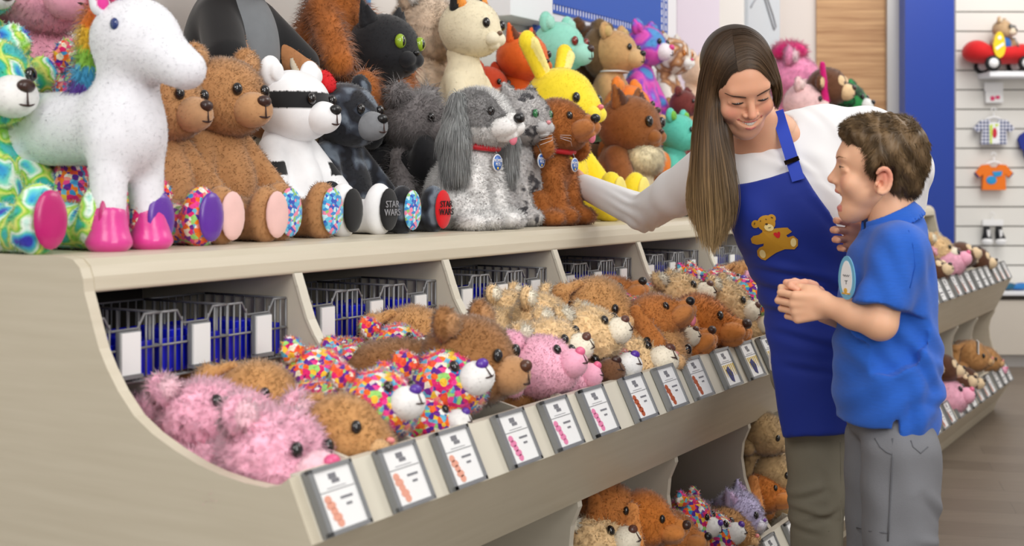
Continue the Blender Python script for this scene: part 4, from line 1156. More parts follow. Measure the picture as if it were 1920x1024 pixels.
# fourth bay
drop('tanbunny', 1120, 580, .865, 'tan plush bunny against the third divider below the baskets', G1, .3, -.1, .0, 1.25)
drop('dog', 1145, 565, .865, 'brown plush puppy looking up from behind the tan bunny', G1, .1, -.7, 0, 1.1)
drop('dog', 1225, 602, .845, 'brown plush puppy with raised black nose between tan bunny and ginger dog', G1, .2, -.6, 0, 1.1)
drop('tanbunny', 1215, 655, .792, 'tan plush bunny lying below the upturned puppy', G1, -.6, -.3, .2, 1.3)
drop('orangedog', 1310, 608, .838, 'ginger plush dog with a furry ear, facing away by the striped cards', G1, 1.2, -.2, .2, 1.15)
drop('orangedog', 1265, 655, .780, 'ginger plush dog against the lip left of the striped cards', G1, .3, -.6, .1, .95)
drop('confettimini', 1195, 582, .850, 'confetti-spotted bear peeping between the two puppies', G1, .1, -.3, 0, .7)
# fifth bay
drop('cream', 1362, 572, .850, 'cream curly bear with a smiling muzzle beside the ginger dog', G1, .15, -.25, 0)
drop('cream', 1275, 560, .860, 'cream curly bear half hidden behind the ginger dog', G1, .1, -.6, 0)
drop('confettimini', 1300, 538, .872, 'confetti-spotted bear with purple nose below the baskets beside the hanging hair', G1, .15, -.3, 0, 1.1)
drop('confettimini', 1350, 545, .862, 'confetti-spotted bear lying right of the purple-nosed one', G1, -.2, -.6, 0, 1.2)
drop('confettimini', 1395, 562, .848, 'confetti-spotted bear under the pink-nosed toy', G1, .2, -.6, .2, 1.2)
drop('pinkflat', 1418, 545, .868, 'small pink plush bear beside the apron', G1, .1, -.2, 0, .7)
drop('lavender', 1408, 590, .835, 'lavender plush cat beside the apron', G1, .1, -.3, 0, 1.0)
drop('cream', 1400, 622, .800, 'cream curly bear at the lip behind the striped cards', G1, -.3, -.9, .2, .95)
drop('orangedog', 1350, 640, .790, 'ginger plush dog tucked behind the second striped card', G1, .3, -.7, .1, .8)
drop('tanbunny', 1395, 525, .880, 'tan plush bunny at the back of the last visible bay', G1, .2, -.2, 0, .9)
drop('pink', 445, 815, .760, 'fluffy pink bear in the middle of the nearest pocket', G1, .0, -.5, .1, 1.0)
drop('confetti', 655, 705, .800, 'confetti-spotted bear between the purple-nosed one and the second divider', G1, -.1, -.5, .1)
drop('cream', 1255, 640, .790, 'cream curly bear squeezed between tan bunny and ginger dog', G1, .0, -.6, .1, .8)
drop('cream', 960, 590, .850, 'cream curly bear deepest below the third bay\'s baskets', G1, .0, -.3, .0, .9)
# lower bins
drop('dog', 1135, 955, .425, 'brown plush puppy at the left of the lower bin, nose to the right', G2, .35, .0, 0, 1.15)
drop('orangedog', 1205, 972, .405, 'ginger plush dog in the lower bin facing right', G2, .25, -.05, 0, .95)
drop('dog', 1255, 1003, .370, 'brown plush puppy low in the lower bin beside the confetti bear', G2, .1, -.2, .3, 1.0)
drop('cream', 1120, 1020, .36, 'cream shaggy bear at the bottom edge of the photo', G2, .0, -.6, 0, 1.1)
drop('confettimini', 1292, 972, .345, 'confetti-spotted bear in the lower bin with a dark eye', G2, .1, -.1, .1, 1.1)
drop('confettimini', 1330, 1005, .310, 'confetti-spotted bear at the bottom edge of the photo', G2, .2, -.5, .1, 1.2)
drop('lavender', 1385, 965, .340, 'lavender plush cat with whiskers in the lower bin', G2, .2, -.15, 0, 1.15)
drop('tanbunny', 1365, 1000, .300, 'tan plush bunny beside the lavender cat in the lower bin', G2, .3, -.3, 0, 1.1)
drop('greybrown', 1425, 812, .470, 'beige plush bunny, topmost of the stack left of the olive trousers', G2, .15, .15, 0, .80)
drop('greybrown', 1440, 885, .400, 'beige plush bunny, second in the stack left of the olive trousers', G2, .15, .1, .1, .85)
drop('greybrown', 1458, 945, .330, 'beige plush bunny, lowest in the stack left of the olive trousers', G2, .1, .05, .1, .85)
drop('orangedog', 1425, 925, .335, 'ginger plush dog tucked against the lower divider by the bunnies', G2, .8, -.2, .3, .85)
drop('lavender', 1583, 880, .300, 'lavender plush cat glimpsed between the two people\'s legs', G2, .2, -.2, 0, 1.0)
# far fixture
drop('pinkflat', 1775, 492, .83, 'pink plush bear in the upper far bin behind the boy', G3, .1, -.6, 0, 1.15)
drop('monkey', 1800, 480, .84, 'brown monkey plush lying behind the pink one in the far upper bin', G3, .3, -.5, 0, 1.1)
drop('monkey', 1833, 487, .835, 'brown and cream monkey plush nearest the end of the far upper bin', G3, .2, -.2, 0, 1.1)
drop('monkey', 1752, 510, .82, 'monkey plush at the boy\'s back in the far upper bin', G3, -.3, -.6, 0, 1.0)
drop('cream', 1762, 470, .86, 'cream plush bear at the back of the far upper bin', G3, .0, -.3, 0, 1.0)
drop('pinkflat', 1772, 745, .31, 'pink plush bear in the far lower bin behind the boy', G3, .1, -.4, 0, 1.25)
drop('monkey', 1772, 690, .38, 'monkey plush on top of the pile in the far lower bin', G3, .2, -.3, 0, 1.05)
drop('monkey', 1792, 718, .33, 'monkey plush in the middle of the far lower bin', G3, .0, -.4, 0, 1.05)
drop('monkey', 1812, 712, .32, 'monkey plush at the lip of the far lower bin', G3, .3, -.2, 0, 1.0)
drop('tanbunny', 1822, 668, .37, 'tan plush bunny upright in the last far lower bin', G3, .1, -.2, 0, 1.25)
drop('tanbunny', 1850, 675, .34, 'tan plush bunny lying under the white tag in the last far bin', G3, .4, -.3, 0, 1.1)
drop('pinkflat', 1864, 690, .31, 'small pink plush at the very end of the far lower bin', G3, .0, -.3, 0, .75)
t = thing('paper_tag', 'square white paper tag on the tan bunny in the last far bin', 'tag', on_z(1833, 651, .42), FR + .3)
g = MB(); g.box((-.04, -.002, -.028), (.04, .002, .028)); g.build('card', M_CARD, t)

# toys standing on the far counter behind the woman
def far(o, px, b, z=1.0405, yaw=0): at(o, tp(px, b), b, z, yaw)
o = toy('pink_poodle_toy', R=.13, main=rgb(242, 150, 190), snout=rgb(250, 214, 222), m=SHAG, fur=8000, fl=.02, seg=2, body=bf(1475, 1.95, 105, .13, 1.0405), hy=.2, lab='large shaggy pink plush toy standing behind the woman\'s head'); far(o, 1475, 1.95)
soft('headband', [Ell((-.02, -.02, 3.85 * .13 * bf(1475, 1.95, 105, .13, 1.0405)), (.09, .08, .045))], .008, .01, rgb(226, 30, 120), SHAG, o, 1500, .03, .2, 2, label='hot pink tuft with orange')
o = toy('pink_eared_toy', R=.092, main=rgb(248, 206, 206), snout=rgb(250, 220, 216), fur=5000, fl=.008, body=bf(1512, 1.75, 135, .10, 1.0405), hy=.1, lab='pale pink plush toy with a magenta ear left of the monkey'); far(o, 1496, 1.80)
soft('long_ear', [Cone((-.02, -.115, 3.9 * .1 * bf(1512, 1.75, 135, .10, 1.0405)), .012, (.03, -.12, 2.6 * .1 * bf(1512, 1.75, 135, .10, 1.0405)), .018)], .005, .01, rgb(226, 30, 130), VELVET, o, 600, .008)
o = toy('brown_monkey', 'monkey', R=.092, main=rgb(104, 66, 44), snout=rgb(240, 206, 160), fur=5000, fl=.008, body=bf(1542, 1.78, 135, .092, 1.0405), lab='brown monkey plush against the wood panel'); far(o, 1541, 1.72)
o = toy('green_patch_bear', R=.090, main=rgb(30, 90, 50), m=CAMO, snout=rgb(238, 238, 236), nose=rgb(18, 18, 20), fur=5000, fl=.007, body=bf(1578, 1.74, 158, .09, 1.0405), lab='dark green patched teddy bear, rightmost toy above the woman\'s shoulder'); far(o, 1580, 1.72)

# ------------------------------------------------------------ things on the slatwall
def sw(px, py, Y=SY): return P(px, py, Y)
s_ = thing('wall_shelf', 'short white shelf carrying the red toy car', 'shelf', sw(1895, 139, SY - .001))
g = MB(); g.box((-.22, -.22, -.035), (.30, 0, 0)); g.build('board', M_WHITE, s_, bevel=.003)
# toy car
car = thing('toy_car', 'red plush convertible toy car with white hubcaps on the shelf', 'toy car', (sw(1869, 139).x, SY - .12, sw(1873, 138.5).z))
RC = rgb(206, 26, 30)
soft('car_body', [Ell((-.01, 0, .115), (.25, .095, .062)), Ell((-.18, 0, .140), (.085, .092, .070)), Ell((.15, 0, .125), (.12, .092, .058)), Ell((-.03, 0, .195), (.11, .065, .045), sub=True, k=.02)], .007, .04, RC, VELVET, car, 1500, .003)
for x in (-.108, .108):
    for y in (-1, 1):
        g = MB(); Mw = Matrix.Translation((x, y * .098, .050)) @ Matrix.Rotation(PI / 2, 4, 'X')
        g.lathe([(0, -.018), (.042, -.018), (.050, -.010), (.050, .010), (.042, .018), (0, .018)], 24, 0, Mw); wh_ = g.build('wheel', mat('tyre', rgb(24, 24, 26), rough=.7), car)
        g = MB(); Mw = Matrix.Translation((x, y * .098, .050)) @ Matrix.Rotation(PI / 2, 4, 'X')
        g.lathe([(0, -.021), (.032, -.019), (.032, .019), (0, .021)], 24, 0, Mw); g.build('hubcap', M_CARD, wh_)
g = MB(); g.tube([(.075, -.07, .15), (.045, -.07, .215), (.045, .07, .215), (.075, .07, .15)], .005, 6); g.build('windscreen_frame', M_GREY, car)
g = MB(); g.box((.20, -.08, .055), (.255, .08, .075)); g.ball((.235, -.055, .11), (.012, .014, .014)); g.ball((.235, .055, .11), (.012, .014, .014)); g.build('bumper', M_CARD, car)
o = toy('sunglasses_bear', R=.068, main=rgb(196, 164, 126), snout=rgb(230, 214, 190), belly=rgb(50, 110, 190), fur=2500, fl=.006, hy=.6, body=.72, legs=.2, lab='tan teddy bear in dark sunglasses sitting in the red toy car', cat='plush toy')
o.location = (car.location.x - .02, SY - .12, car.location.z + .125); o.rotation_euler = (0, 0, .3)
U = .068; hz = 3.15 * U * .72
g = MB(); g.box((-.062, -.082, hz + .000), (-.006, -.072, hz + .026)); g.box((.006, -.082, hz), (.062, -.072, hz + .026)); g.box((-.01, -.080, hz + .016), (.01, -.074, hz + .022)); g.v = [tuple(Matrix.Rotation(.6, 3, 'Z') @ Vector(v)) for v in g.v]; g.build('sunglasses', EYE, o, bevel=.004)
t = thing('toy_surfboard', 'yellow toy surfboard held beside the bear in sunglasses', 'toy', (car.location.x - .065, SY - .215, car.location.z + .17), .1)
g = MB(); g.prism([(.042 * math.sin(a) * (1 if math.cos(a) < 0 else .9), .085 * math.cos(a)) for a in [2 * PI * k / 24 for k in range(24)]], -.005, .005, 0, axis='y'); g.build('board', mat('surf_yellow', rgb(240, 208, 30), rough=.5), t)
g = MB(); g.prism([(-.03, -.02), (-.02, -.035), (.03, .0), (.025, .015)], -.007, -.005, 0, axis='y'); g.ball((.0, -.006, .045), (.013, .002, .013)); g.build('stripe', M_WHITE, t)
M_HANG = mat('hanger_white', rgb(240, 240, 240), rough=.4)
def hook(g, top, cx=0, r=.014):
    g.tube([(cx + r * math.cos(a), 0, top + r * math.sin(a)) for a in [-.5 + 4.0 * k / 12 for k in range(13)]][::-1] , .004, 6)
def shirt(name, lab, px, py, m, w_, h_, cuff=None):
    t = thing(name, lab, 'doll clothes', sw(px, py, SY - .05))
    W2, H2 = w_ / 2, h_
    pts = [(-.30 * W2, 0), (-.62 * W2, -.03 * H2), (-1.0 * W2, -.36 * H2), (-.80 * W2, -.52 * H2), (-.58 * W2, -.38 * H2), (-.62 * W2, -H2), (.62 * W2, -H2), (.58 * W2, -.38 * H2), (.80 * W2, -.52 * H2), (1.0 * W2, -.36 * H2), (.62 * W2, -.03 * H2), (.30 * W2, 0), (.16 * W2, -.12 * H2), (-.16 * W2, -.12 * H2)]
    g = MB(); g.prism(pts, -.014, .014, 0, axis='y'); g.build('garment', m, t, bevel=.008)
    hg = thing('clothes_hanger', 'white hanger of the ' + lab.split(' on ')[0].split(' hanging')[0], 'hanger', t.location)
    g = MB(); hook(g, .062); g.tube([(.002, 0, .048), (0, 0, .03), (-.0, 0, .012)], .005, 6); g.tube([(-.06, 0, -.012), (-.03, 0, .010), (0, 0, .016), (.03, 0, .010), (.06, 0, -.012)], .008, 6); g.build('hanger', M_HANG, hg)
    return t
PLAID = None
def plaid():
    m, nt, b = new_mat('blue_plaid'); N = nt.nodes; L = nt.links
    tc = N.new('ShaderNodeTexCoord'); out = None
    for ax in ('X', 'Z'):
        wv = N.new('ShaderNodeTexWave'); wv.bands_direction = ax; wv.inputs['Scale'].default_value = 14; L.new(tc.outputs['Object'], wv.inputs['Vector'])
        if out is None: out = wv.outputs['Fac']
        else:
            a = N.new('ShaderNodeMath'); a.operation = 'ADD'; L.new(out, a.inputs[0]); L.new(wv.outputs['Fac'], a.inputs[1]); out = a.outputs[0]
    cr = N.new('ShaderNodeValToRGB'); e = cr.color_ramp.elements; e[0].color = (*rgb(30, 50, 110), 1); e[1].color = (*rgb(230, 232, 240), 1); e[0].position = .3; e[1].position = .75
    dv = N.new('ShaderNodeMath'); dv.operation = 'MULTIPLY'; dv.inputs[1].default_value = .5; L.new(out, dv.inputs[0]); L.new(dv.outputs[0], cr.inputs[0]); L.new(cr.outputs[0], b.inputs['Base Color']); b.inputs['Roughness'].default_value = .8
    return m
t = shirt('plaid_shirt', 'blue plaid doll shirt open over a printed top on the slatwall', 1863, 224, plaid(), .27, .165)
g = MB(); g.prism([(-.035, -.02), (.035, -.02), (.03, -.16), (-.03, -.16)], -.018, -.0145, 0, axis='y'); u = g.build('undershirt', M_WHITE, t)
g = MB(); g.ball((0, -.019, -.09), (.016, .002, .035)); g.build('print_red', mat('print_red', rgb(200, 40, 60), rough=.7), t)
g = MB(); g.prism([(-.034, -.04), (-.012, -.03), (-.018, -.16), (-.03, -.16)], -.0195, -.018, 0, axis='y'); g.prism([(.0, -.03), (.03, -.03), (.01, -.055)], -.0195, -.018, 0, axis='y'); g.build('print_lime', mat('print_lime', rgb(200, 220, 90), rough=.7), t)
t = shirt('orange_shirt', 'orange doll T-shirt with a blue print and navy cuffs on the slatwall', 1863, 308, mat('orange_cotton', rgb(240, 122, 30), rough=.85), .25, .17)
g = MB(); g.ball((-.02, -.016, -.105), (.035, .003, .028)); g.prism([(-.015, -.05), (.05, -.045), (.045, -.075), (.0, -.085)], -.020, -.0145, 0, axis='y'); g.build('print_blue', mat('print_blue', rgb(40, 150, 210), rough=.7), t)
g = MB()
for s in (-1, 1): g.prism([(s * .127, -.060), (s * .100, -.091), (s * .097, -.086), (s * .123, -.056)], -.0155, .0155, 0, axis='y')
g.build('cuff_trim', mat('navy_trim', rgb(40, 40, 110), rough=.8), t)
t = thing('accessory_pack', 'white hanging packet with a pink bow print under the shelf', 'package', sw(1863, 155, SY - .03))
g = MB(); g.box((-.062, -.008, -.055), (.062, .008, 0)); g.box((-.055, -.012, -.135), (.06, .010, -.055)); g.build('card', M_HANG, t, bevel=.003)
g = MB(); g.ball((-.012, -.013, -.105), (.016, .004, .016)); g.ball((.022, -.013, -.098), (.016, .004, .012)); g.build('bow', mat('bow_pink', rgb(232, 70, 120), rough=.6), t)
t = thing('doll_shoes', 'pair of black and white doll sneakers clipped to a white hanger', 'doll shoes', sw(1861, 425, SY - .05))
for s in (-1, 1):
    g = MB(); g.tube([(s * .040, 0, .0), (s * .040, -.005, -.04), (s * .045, -.02, -.085)], [.020, .024, .034], 10); sh_ = g.build('shoe', mat('canvas_black', rgb(30, 30, 34), rough=.8), t)
    g = MB(); g.ball((s * .045, -.03, -.095), (.037, .03, .022)); g.box((s * .040 - .008, -.045, -.07), (s * .040 + .008, -.022, -.02)); g.build('sole', M_HANG, sh_)
hg = thing('clip_hanger', 'white clip hanger holding the doll sneakers', 'hanger', sw(1861, 420, SY - .05))
g = MB(); g.box((-.068, -.012, -.012), (.068, .012, .028)); hook(g, .062); g.tube([(.0, 0, .048), (0, 0, .028)], .005, 6); g.build('hanger', M_HANG, hg, bevel=.004)
t = thing('blue_shirt', 'dark blue garment cut off by the right edge of the photo', 'doll clothes', sw(1925, 262, SY - .05))
g = MB(); g.prism([(-.045, .03), (-.06, .0), (-.04, -.06), (-.02, -.07), (-.01, -.12), (.08, -.12), (.08, .06), (.0, .06)], -.014, .014, 0, axis='y'); g.build('garment', mat('navy_cotton', rgb(34, 50, 140), rough=.85), t, bevel=.006)
# low cabinet in front of the slatwall
cb = thing('low_cabinet', 'cream low cabinet with a dark shadow gap under its white top, at the right edge', 'cabinet', (sw(1865, 690, 8.0).x, 8.0, 0))
zc = CAMZ - (548 - HORY) / FPX * 8.0
g = MB(); g.box((-.30, .02, .08), (1.4, .46, zc - .05)); g.build('body', M_CAB, cb)
g = MB(); g.box((-.30, .05, 0), (1.4, .46, .08)); g.build('plinth', M_METAL, cb)
g = MB(); g.box((-.32, .0, zc - .022), (1.4, .47, zc)); g.build('top', M_WHITE, cb, bevel=.003)
g = MB(); g.box((-.30, .015, zc - .05), (1.4, .46, zc - .022)); g.build('shadow_gap', M_DARK, cb)
for (px, c, lb) in ((1883, rgb(30, 90, 120), 'folded dark teal doll garment on the low cabinet'), (1908, rgb(40, 120, 190), 'folded blue doll garment on the low cabinet at the right edge')):
    t = thing('folded_garment', lb, 'doll clothes', (sw(px, 548, 8.15).x, 8.15, zc + .0005))
    soft('cloth', [Ell((0, 0, .02), (.075, .06, .018)), Ell((.03, 0, .034), (.04, .05, .014))], .007, .01, c, VELVET, t)
# ------------------------------------------------------------ people
from mathutils.bvhtree import BVHTree
SKIN = attr_mat('skin', rough=0.48, var=0.03, scale=25, sheen=0.05, sss=0.22, spec=0.4)
COTW = attr_mat('white_cotton', rough=0.85, var=0.02, scale=8, sheen=0.1, bump=0.2, bscale=900)
def slub():
    m = mat('polo_cotton', rgb(28, 94, 196), rough=.85, var=.16, scale=60, stretch=(1, 1, 6), bump=.35, bscale=500, sheen=.15)
    return m
POLO = slub()
APRON = mat('apron_twill', rgb(8, 42, 146), rough=.75, var=.05, scale=20, bump=.2, bscale=1200, sheen=.1)
OLIVE = mat('olive_cotton', rgb(134, 128, 112), rough=.85, var=.08, scale=14, bump=.25, bscale=700)
GREYP = mat('grey_cotton', rgb(120, 121, 126), rough=.85, var=.08, scale=16, bump=.3, bscale=600)
TEETH = mat('teeth', rgb(246, 242, 232), rough=.2, coat=.3)
MOUTH = mat('mouth_inside', rgb(96, 34, 34), rough=.5)
LASH = mat('lash_brown', rgb(44, 30, 24), rough=.7)
BROWM = mat('brow_brown', rgb(150, 110, 78), rough=.9)

def hair_mat(name, c0, c1, c2, z0, z1):
    """strand hair, darker at the roots, lighter towards the tips"""
    m, nt, b = new_mat(name); N = nt.nodes; L = nt.links
    a = N.new('ShaderNodeAttribute'); a.attribute_name = 'Col'
    L.new(a.outputs['Color'], b.inputs['Base Color'])
    b.inputs['Roughness'].default_value = 0.45; b.inputs['Specular IOR Level'].default_value = 0.35
    L.new(true_normal(nt), b.inputs['Normal'])
    return m
HAIR = hair_mat('hair_strands', 0, 0, 0, 0, 0)

def vec(v): return np.array(v, float)
class Frame:
    """local frame: maps local metres to the world"""
    def __init__(s, c, yaw, pitch, roll, sc=1.0):
        s.c = vec(c); s.R = np.array(Matrix.Rotation(yaw, 3, 'Z') @ Matrix.Rotation(pitch, 3, 'X') @ Matrix.Rotation(roll, 3, 'Y')); s.s = sc
    def __call__(s, V): return np.asarray(V, float) @ s.R.T * s.s + s.c
    def inv(s, V): return (np.asarray(V, float) - s.c) @ s.R / s.s

def head_prims(open_=0.0, child=False, ears=True):
    p = []
    E = lambda c, r, k=.012, **q: p.append(Ell(c, r, k=k, **q))
    Cn = lambda a, ra, b, rb, k=.010, **q: p.append(Cone(a, ra, b, rb, k=k, **q))
    jd = -.011 * open_                                        # how far the jaw drops
    E((0, .020, .036) if not child else (0, .012, .036), (.075, .093, .081) if not child else (.074, .082, .078)); E((0, -.028, .030), (.066, .064, .070), .02)
    E((0, -.030 if not child else -.034, -.035 + jd * .5), (.058 if not child else .055, .058 if not child else .052, .070), .02)
    E((0, -.060, -.092 + jd), (.026 if not child else .025, .026, .022), .022)
    E((0, -.050, -.078 + jd), (.042 if not child else .034, .036 if not child else .032, .026 if not child else .022), .02)
    for s in (-1, 1):
        E((s * (.044 if not child else .037), -.012 if not child else -.020, (-.058 if not child else -.048) + jd * .3), (.020, .036, .028 if not child else .020), .02)
        E((s * .038, -.062, -.030), (.024, .022, .023), .018)
        E((s * .040, -.066, -.026), (.017, .014, .015), .012)
    E((0, -.078, .030), (.046, .014, .014), .016)
    for s in (-1, 1): E((s * .031, -.101, .008), (.019, .0165, .0125), .010, sub=True)
    for s in (-1, 1): E((s * .030, -.0765, .0075), (.0155, .0125, .0120) if not child else (.0125, .0115, .0100), .008)
    for s in (-1, 1): Cn((s * .046, -.074, .001), .0035, (s * .018, -.083, -.006), .0035, .008)
    if child:
        Cn((0, -.084, .012), .0065, (0, -.104, -.022), .0105, .010)
        E((0, -.076, -.024), (.024, .022, .022), .012); E((0, -.074, .0), (.020, .018, .022), .012)
    else: Cn((0, -.083, .016), .0065, (0, -.106, -.024), .0098, .010)
    for s in (-1, 1): E((s * .0125, -.094, -.028), (.0078, .0085, .0066), .006)
    for s in ((-1, 1) if not child else ()): E((s * .0065, -.101, -.0345), (.003, .005, .003), .003, sub=True)
    if child:
        E((0, -.082, -.046), (.022, .012, .010), .010)
        E((0, -.090, -.050), (.017, .0065, .0045), .006, col=rgb(218, 142, 122))
        E((0, -.100, -.066 + jd * .5), (.021, .034, .012 + .004 * open_), .004, sub=True)
        E((0, -.083, -.083 + jd * .6), (.0175, .0075, .0055), .006, col=rgb(216, 134, 120))
    else:
        # smiling mouth: a curved opening with full lips
        E((0, -.080, -.055), (.031, .016, .021), .012)
        n = 9
        for i in range(n - 1):
            u0, u1 = -1 + 2 * i / (n - 1), -1 + 2 * (i + 1) / (n - 1)
            P_ = lambda u, dz: (u * .0305, -.0985 + .0190 * u * u, -.0555 + dz + .0140 * u * u)
            rr = lambda u: .0076 * (1 - .75 * abs(u) ** 1.6)
            Cn(P_(u0, 0), rr(u0), P_(u1, 0), rr(u1), .0012, sub=True)
        LC = rgb(210, 122, 112)
        for i in range(n - 1):
            u0, u1 = -1 + 2 * i / (n - 1), -1 + 2 * (i + 1) / (n - 1)
            q = lambda u, dz, dy=0: (u * .0300, -.0955 + dy + .0180 * u * u, -.0555 + dz + .0140 * u * u)
            Cn(q(u0, .0078 - .0074 * abs(u0) ** 1.5), .0016, q(u1, .0078 - .0074 * abs(u1) ** 1.5), .0016, .002, col=LC)
            Cn(q(u0, -.0106 + .0102 * abs(u0) ** 1.8, .001), .0029 - .0015 * abs(u0), q(u1, -.0106 + .0102 * abs(u1) ** 1.8, .001), .0029 - .0015 * abs(u1), .003, col=LC)
    # ears
    ez = -.012 if child else 0
    for s in ((-1, 1) if ears else ()):
        ex = .080
        E((s * ex, .004, -.008 + ez), (.0060, .0150, .026), .006, rot=(0, 0, -s * .35))
        E((s * .070, -.002, -.020 + ez), (.008, .012, .014), .006)
        ring = [(s * (ex + .006 + .004 * math.sin(t) ** 2), .004 + .0175 * math.cos(t) + .002 * math.sin(t), -.004 + ez + .0280 * math.sin(t)) for t in [-1.9 + 4.4 * k / 11 for k in range(12)]]
        for i in range(11): Cn(ring[i], .0034, ring[i + 1], .0034, .007)
        E((s * (ex + .005), .001, -.028 + ez), (.0050, .0085, .0090), .005)
        E((s * (ex + .012), .0045, -.006 + ez), (.0075, .0095, .0165), .003, sub=True)
        Cn((s * (ex + .004), .011, -.018 + ez), .0030, (s * (ex + .004), .008, .010 + ez), .0028, .003)
        E((s * (ex + .004), -.0095, -.012 + ez), (.0040, .0040, .0060), .003)
        E((s * (ex + .004), .0005, -.011 + ez), (.007, .0045, .007), .002, sub=True)
    return p
def join(parts):
    V = []; F = []; Cc = []; n = 0
    for v, f, c in parts:
        V.append(v); F.append(f + n); Cc.append(c); n += len(v)
    return np.concatenate(V), np.concatenate(F), np.concatenate(Cc)
def blend(c, m, col):
    m = m[:, None]; return c * (1 - m) + np.array(col) * m
HEADS = []
def onskin(bvh, p, lift=.0004):
    h = bvh.ray_cast(Vector((p[0], p[1] - .05, p[2])), Vector((0, 1, 0)))
    return (p[0], (h[0].y if h[0] is not None else p[1]) - lift, p[2])
def skin_head(fr, skin, blush, child, open_=0.0, res=.0020):
    pr = head_prims(open_, child, child)
    V, F = field_mesh(pr, res, .012)
    V = smooth_mesh(V, F, 1, .4)
    c = prim_cols(V, pr, skin)
    for s in (-1, 1):
        d = np.sqrt(((V - vec((s * .042, -.080, -.024))) ** 2).sum(1)); c = blend(c, .42 * np.exp(-(d / .017) ** 2), blush)
        d = np.sqrt(((V - vec((s * .084, .012, -.004))) ** 2).sum(1)); c = blend(c, (.85 if child else .5) * np.exp(-(d / .026) ** 2), blush)
    d = np.sqrt(((V - vec((0, -.108, -.024))) ** 2).sum(1)); c = blend(c, .35 * np.exp(-(d / .012) ** 2), blush)
    HEADS.append(BVHTree.FromPolygons(V.tolist(), F.tolist()))
    return fr(V), F, c

def hand_prims(w, f, s, n, sc, curls, thumb=(.5, .6), spread=.06, col=None):
    """w wrist point, f along the fingers, s towards the thumb side, n the way the fingers curl"""
    w, f, s, n = vec(w), vec(f), vec(s), vec(n)
    f /= np.linalg.norm(f); s = s - f * (s @ f); s /= np.linalg.norm(s); n = n - f * (n @ f) - s * (n @ s); n /= np.linalg.norm(n)
    pr = []
    L = lambda a, b, c: w + (f * a + s * b + n * c) * sc
    K = .008 * sc
    for b in (.030, .010, -.010, -.028):
        pr.append(Cone(L(.004, b * .62, 0), .0165 * sc, L(.078 - abs(b - .005) * .25, b, 0), .0125 * sc, k=K * 1.2, flat=(n, 1.12)))
    pr.append(Cone(L(.012, .018, .008), .015 * sc, L(.04, .034, .012), .014 * sc, k=K))
    lens = [(.040, .025, .020), (.044, .028, .021), (.041, .026, .020), (.032, .019, .018)]
    for j, b in enumerate((.031, .0105, -.0095, -.028)):
        p = L(.080 - abs(b - .005) * .25, b, 0); a = 0.0
        dirb = spread * (b / .03)
        r = (.0092, .0095, .0090, .0080)[j] * sc
        for q in range(3):
            a += curls[j][q]
            d = f * math.cos(a) * math.cos(dirb) + s * math.sin(dirb) * math.cos(a) + n * math.sin(a)
            p2 = p + d * lens[j][q] * sc
            pr.append(Cone(p, r * (1 - .08 * q), p2, r * (.93 - .08 * q), k=.0022 * sc))
            p = p2
    # thumb from the side of the palm
    p = L(.024, .034, .012); a0, a1 = thumb
    d = (f * math.cos(a0) + s * math.sin(a0) * .8 + n * .45); d /= np.linalg.norm(d)
    p2 = p + d * .036 * sc; pr.append(Cone(p, .0135 * sc, p2, .0105 * sc, k=K))
    d2 = (f * math.cos(a0 - a1) + s * math.sin(a0 - a1) + n * .5); d2 /= np.linalg.norm(d2)
    p3 = p2 + d2 * .030 * sc; pr.append(Cone(p2, .0103 * sc, p3, .0088 * sc, k=.003 * sc))
    p4 = p3 + d2 * .018 * sc; pr.append(Cone(p3, .0088 * sc, p4, .0075 * sc, k=.003 * sc))
    return pr
def fm(prims, res, k, col, sm=1):
    V, F = field_mesh(prims, res, k); V = smooth_mesh(V, F, sm, .4)
    return V, F, prim_cols(V, prims, col)
def tuple3(v): return (float(v[0]), float(v[1]), float(v[2]))
ORIG = Vector((0, 0, CAMZ))
class Caster:
    def __init__(s, V, F): s.t = BVHTree.FromPolygons(V.tolist(), F.tolist())
    def __call__(s, px, py, lift=.002, fb=None):
        d = (P(px, py, 1.0) - ORIG).normalized()
        h = s.t.ray_cast(ORIG, d)
        if h[0] is None:
            q = s.t.find_nearest(P(px, py, fb or 2.75)); return q[0] - d * lift
        return h[0] - d * lift
def to_local(o, mb):
    """bring world-space vertices into the frame of their parent"""
    M = Matrix.Translation(-o.location); mb.v = [tuple(M @ Vector(v)) for v in mb.v]; return mb
def person_root(name, label, base):
    o = thing(name, label, 'person', base); return o
def add_np(name, V, F, col, m, root, T=None, nrm=None):
    V = V - vec(root.location)
    return link(name, np_mesh(name, V, F, T, col, nrm, m), None, root)
def poly_sdf(X, Z, pts):
    """signed distance to a closed outline in the x-z plane, negative inside"""
    d = np.full(X.shape, 1e9); ins = np.zeros(X.shape, bool)
    n = len(pts)
    for i in range(n):
        ax, az = pts[i]; bx, bz = pts[(i + 1) % n]
        ex, ez = bx - ax, bz - az
        t = np.clip(((X - ax) * ex + (Z - az) * ez) / (ex * ex + ez * ez + 1e-12), 0, 1)
        d = np.minimum(d, (X - ax - t * ex) ** 2 + (Z - az - t * ez) ** 2)
        c = (az > Z) != (bz > Z)
        xi = ax + (Z - az) * ex / (ez if abs(ez) > 1e-9 else 1e-9)
        ins ^= c & (X < xi)
    d = np.sqrt(d)
    return np.where(ins, -d, d)
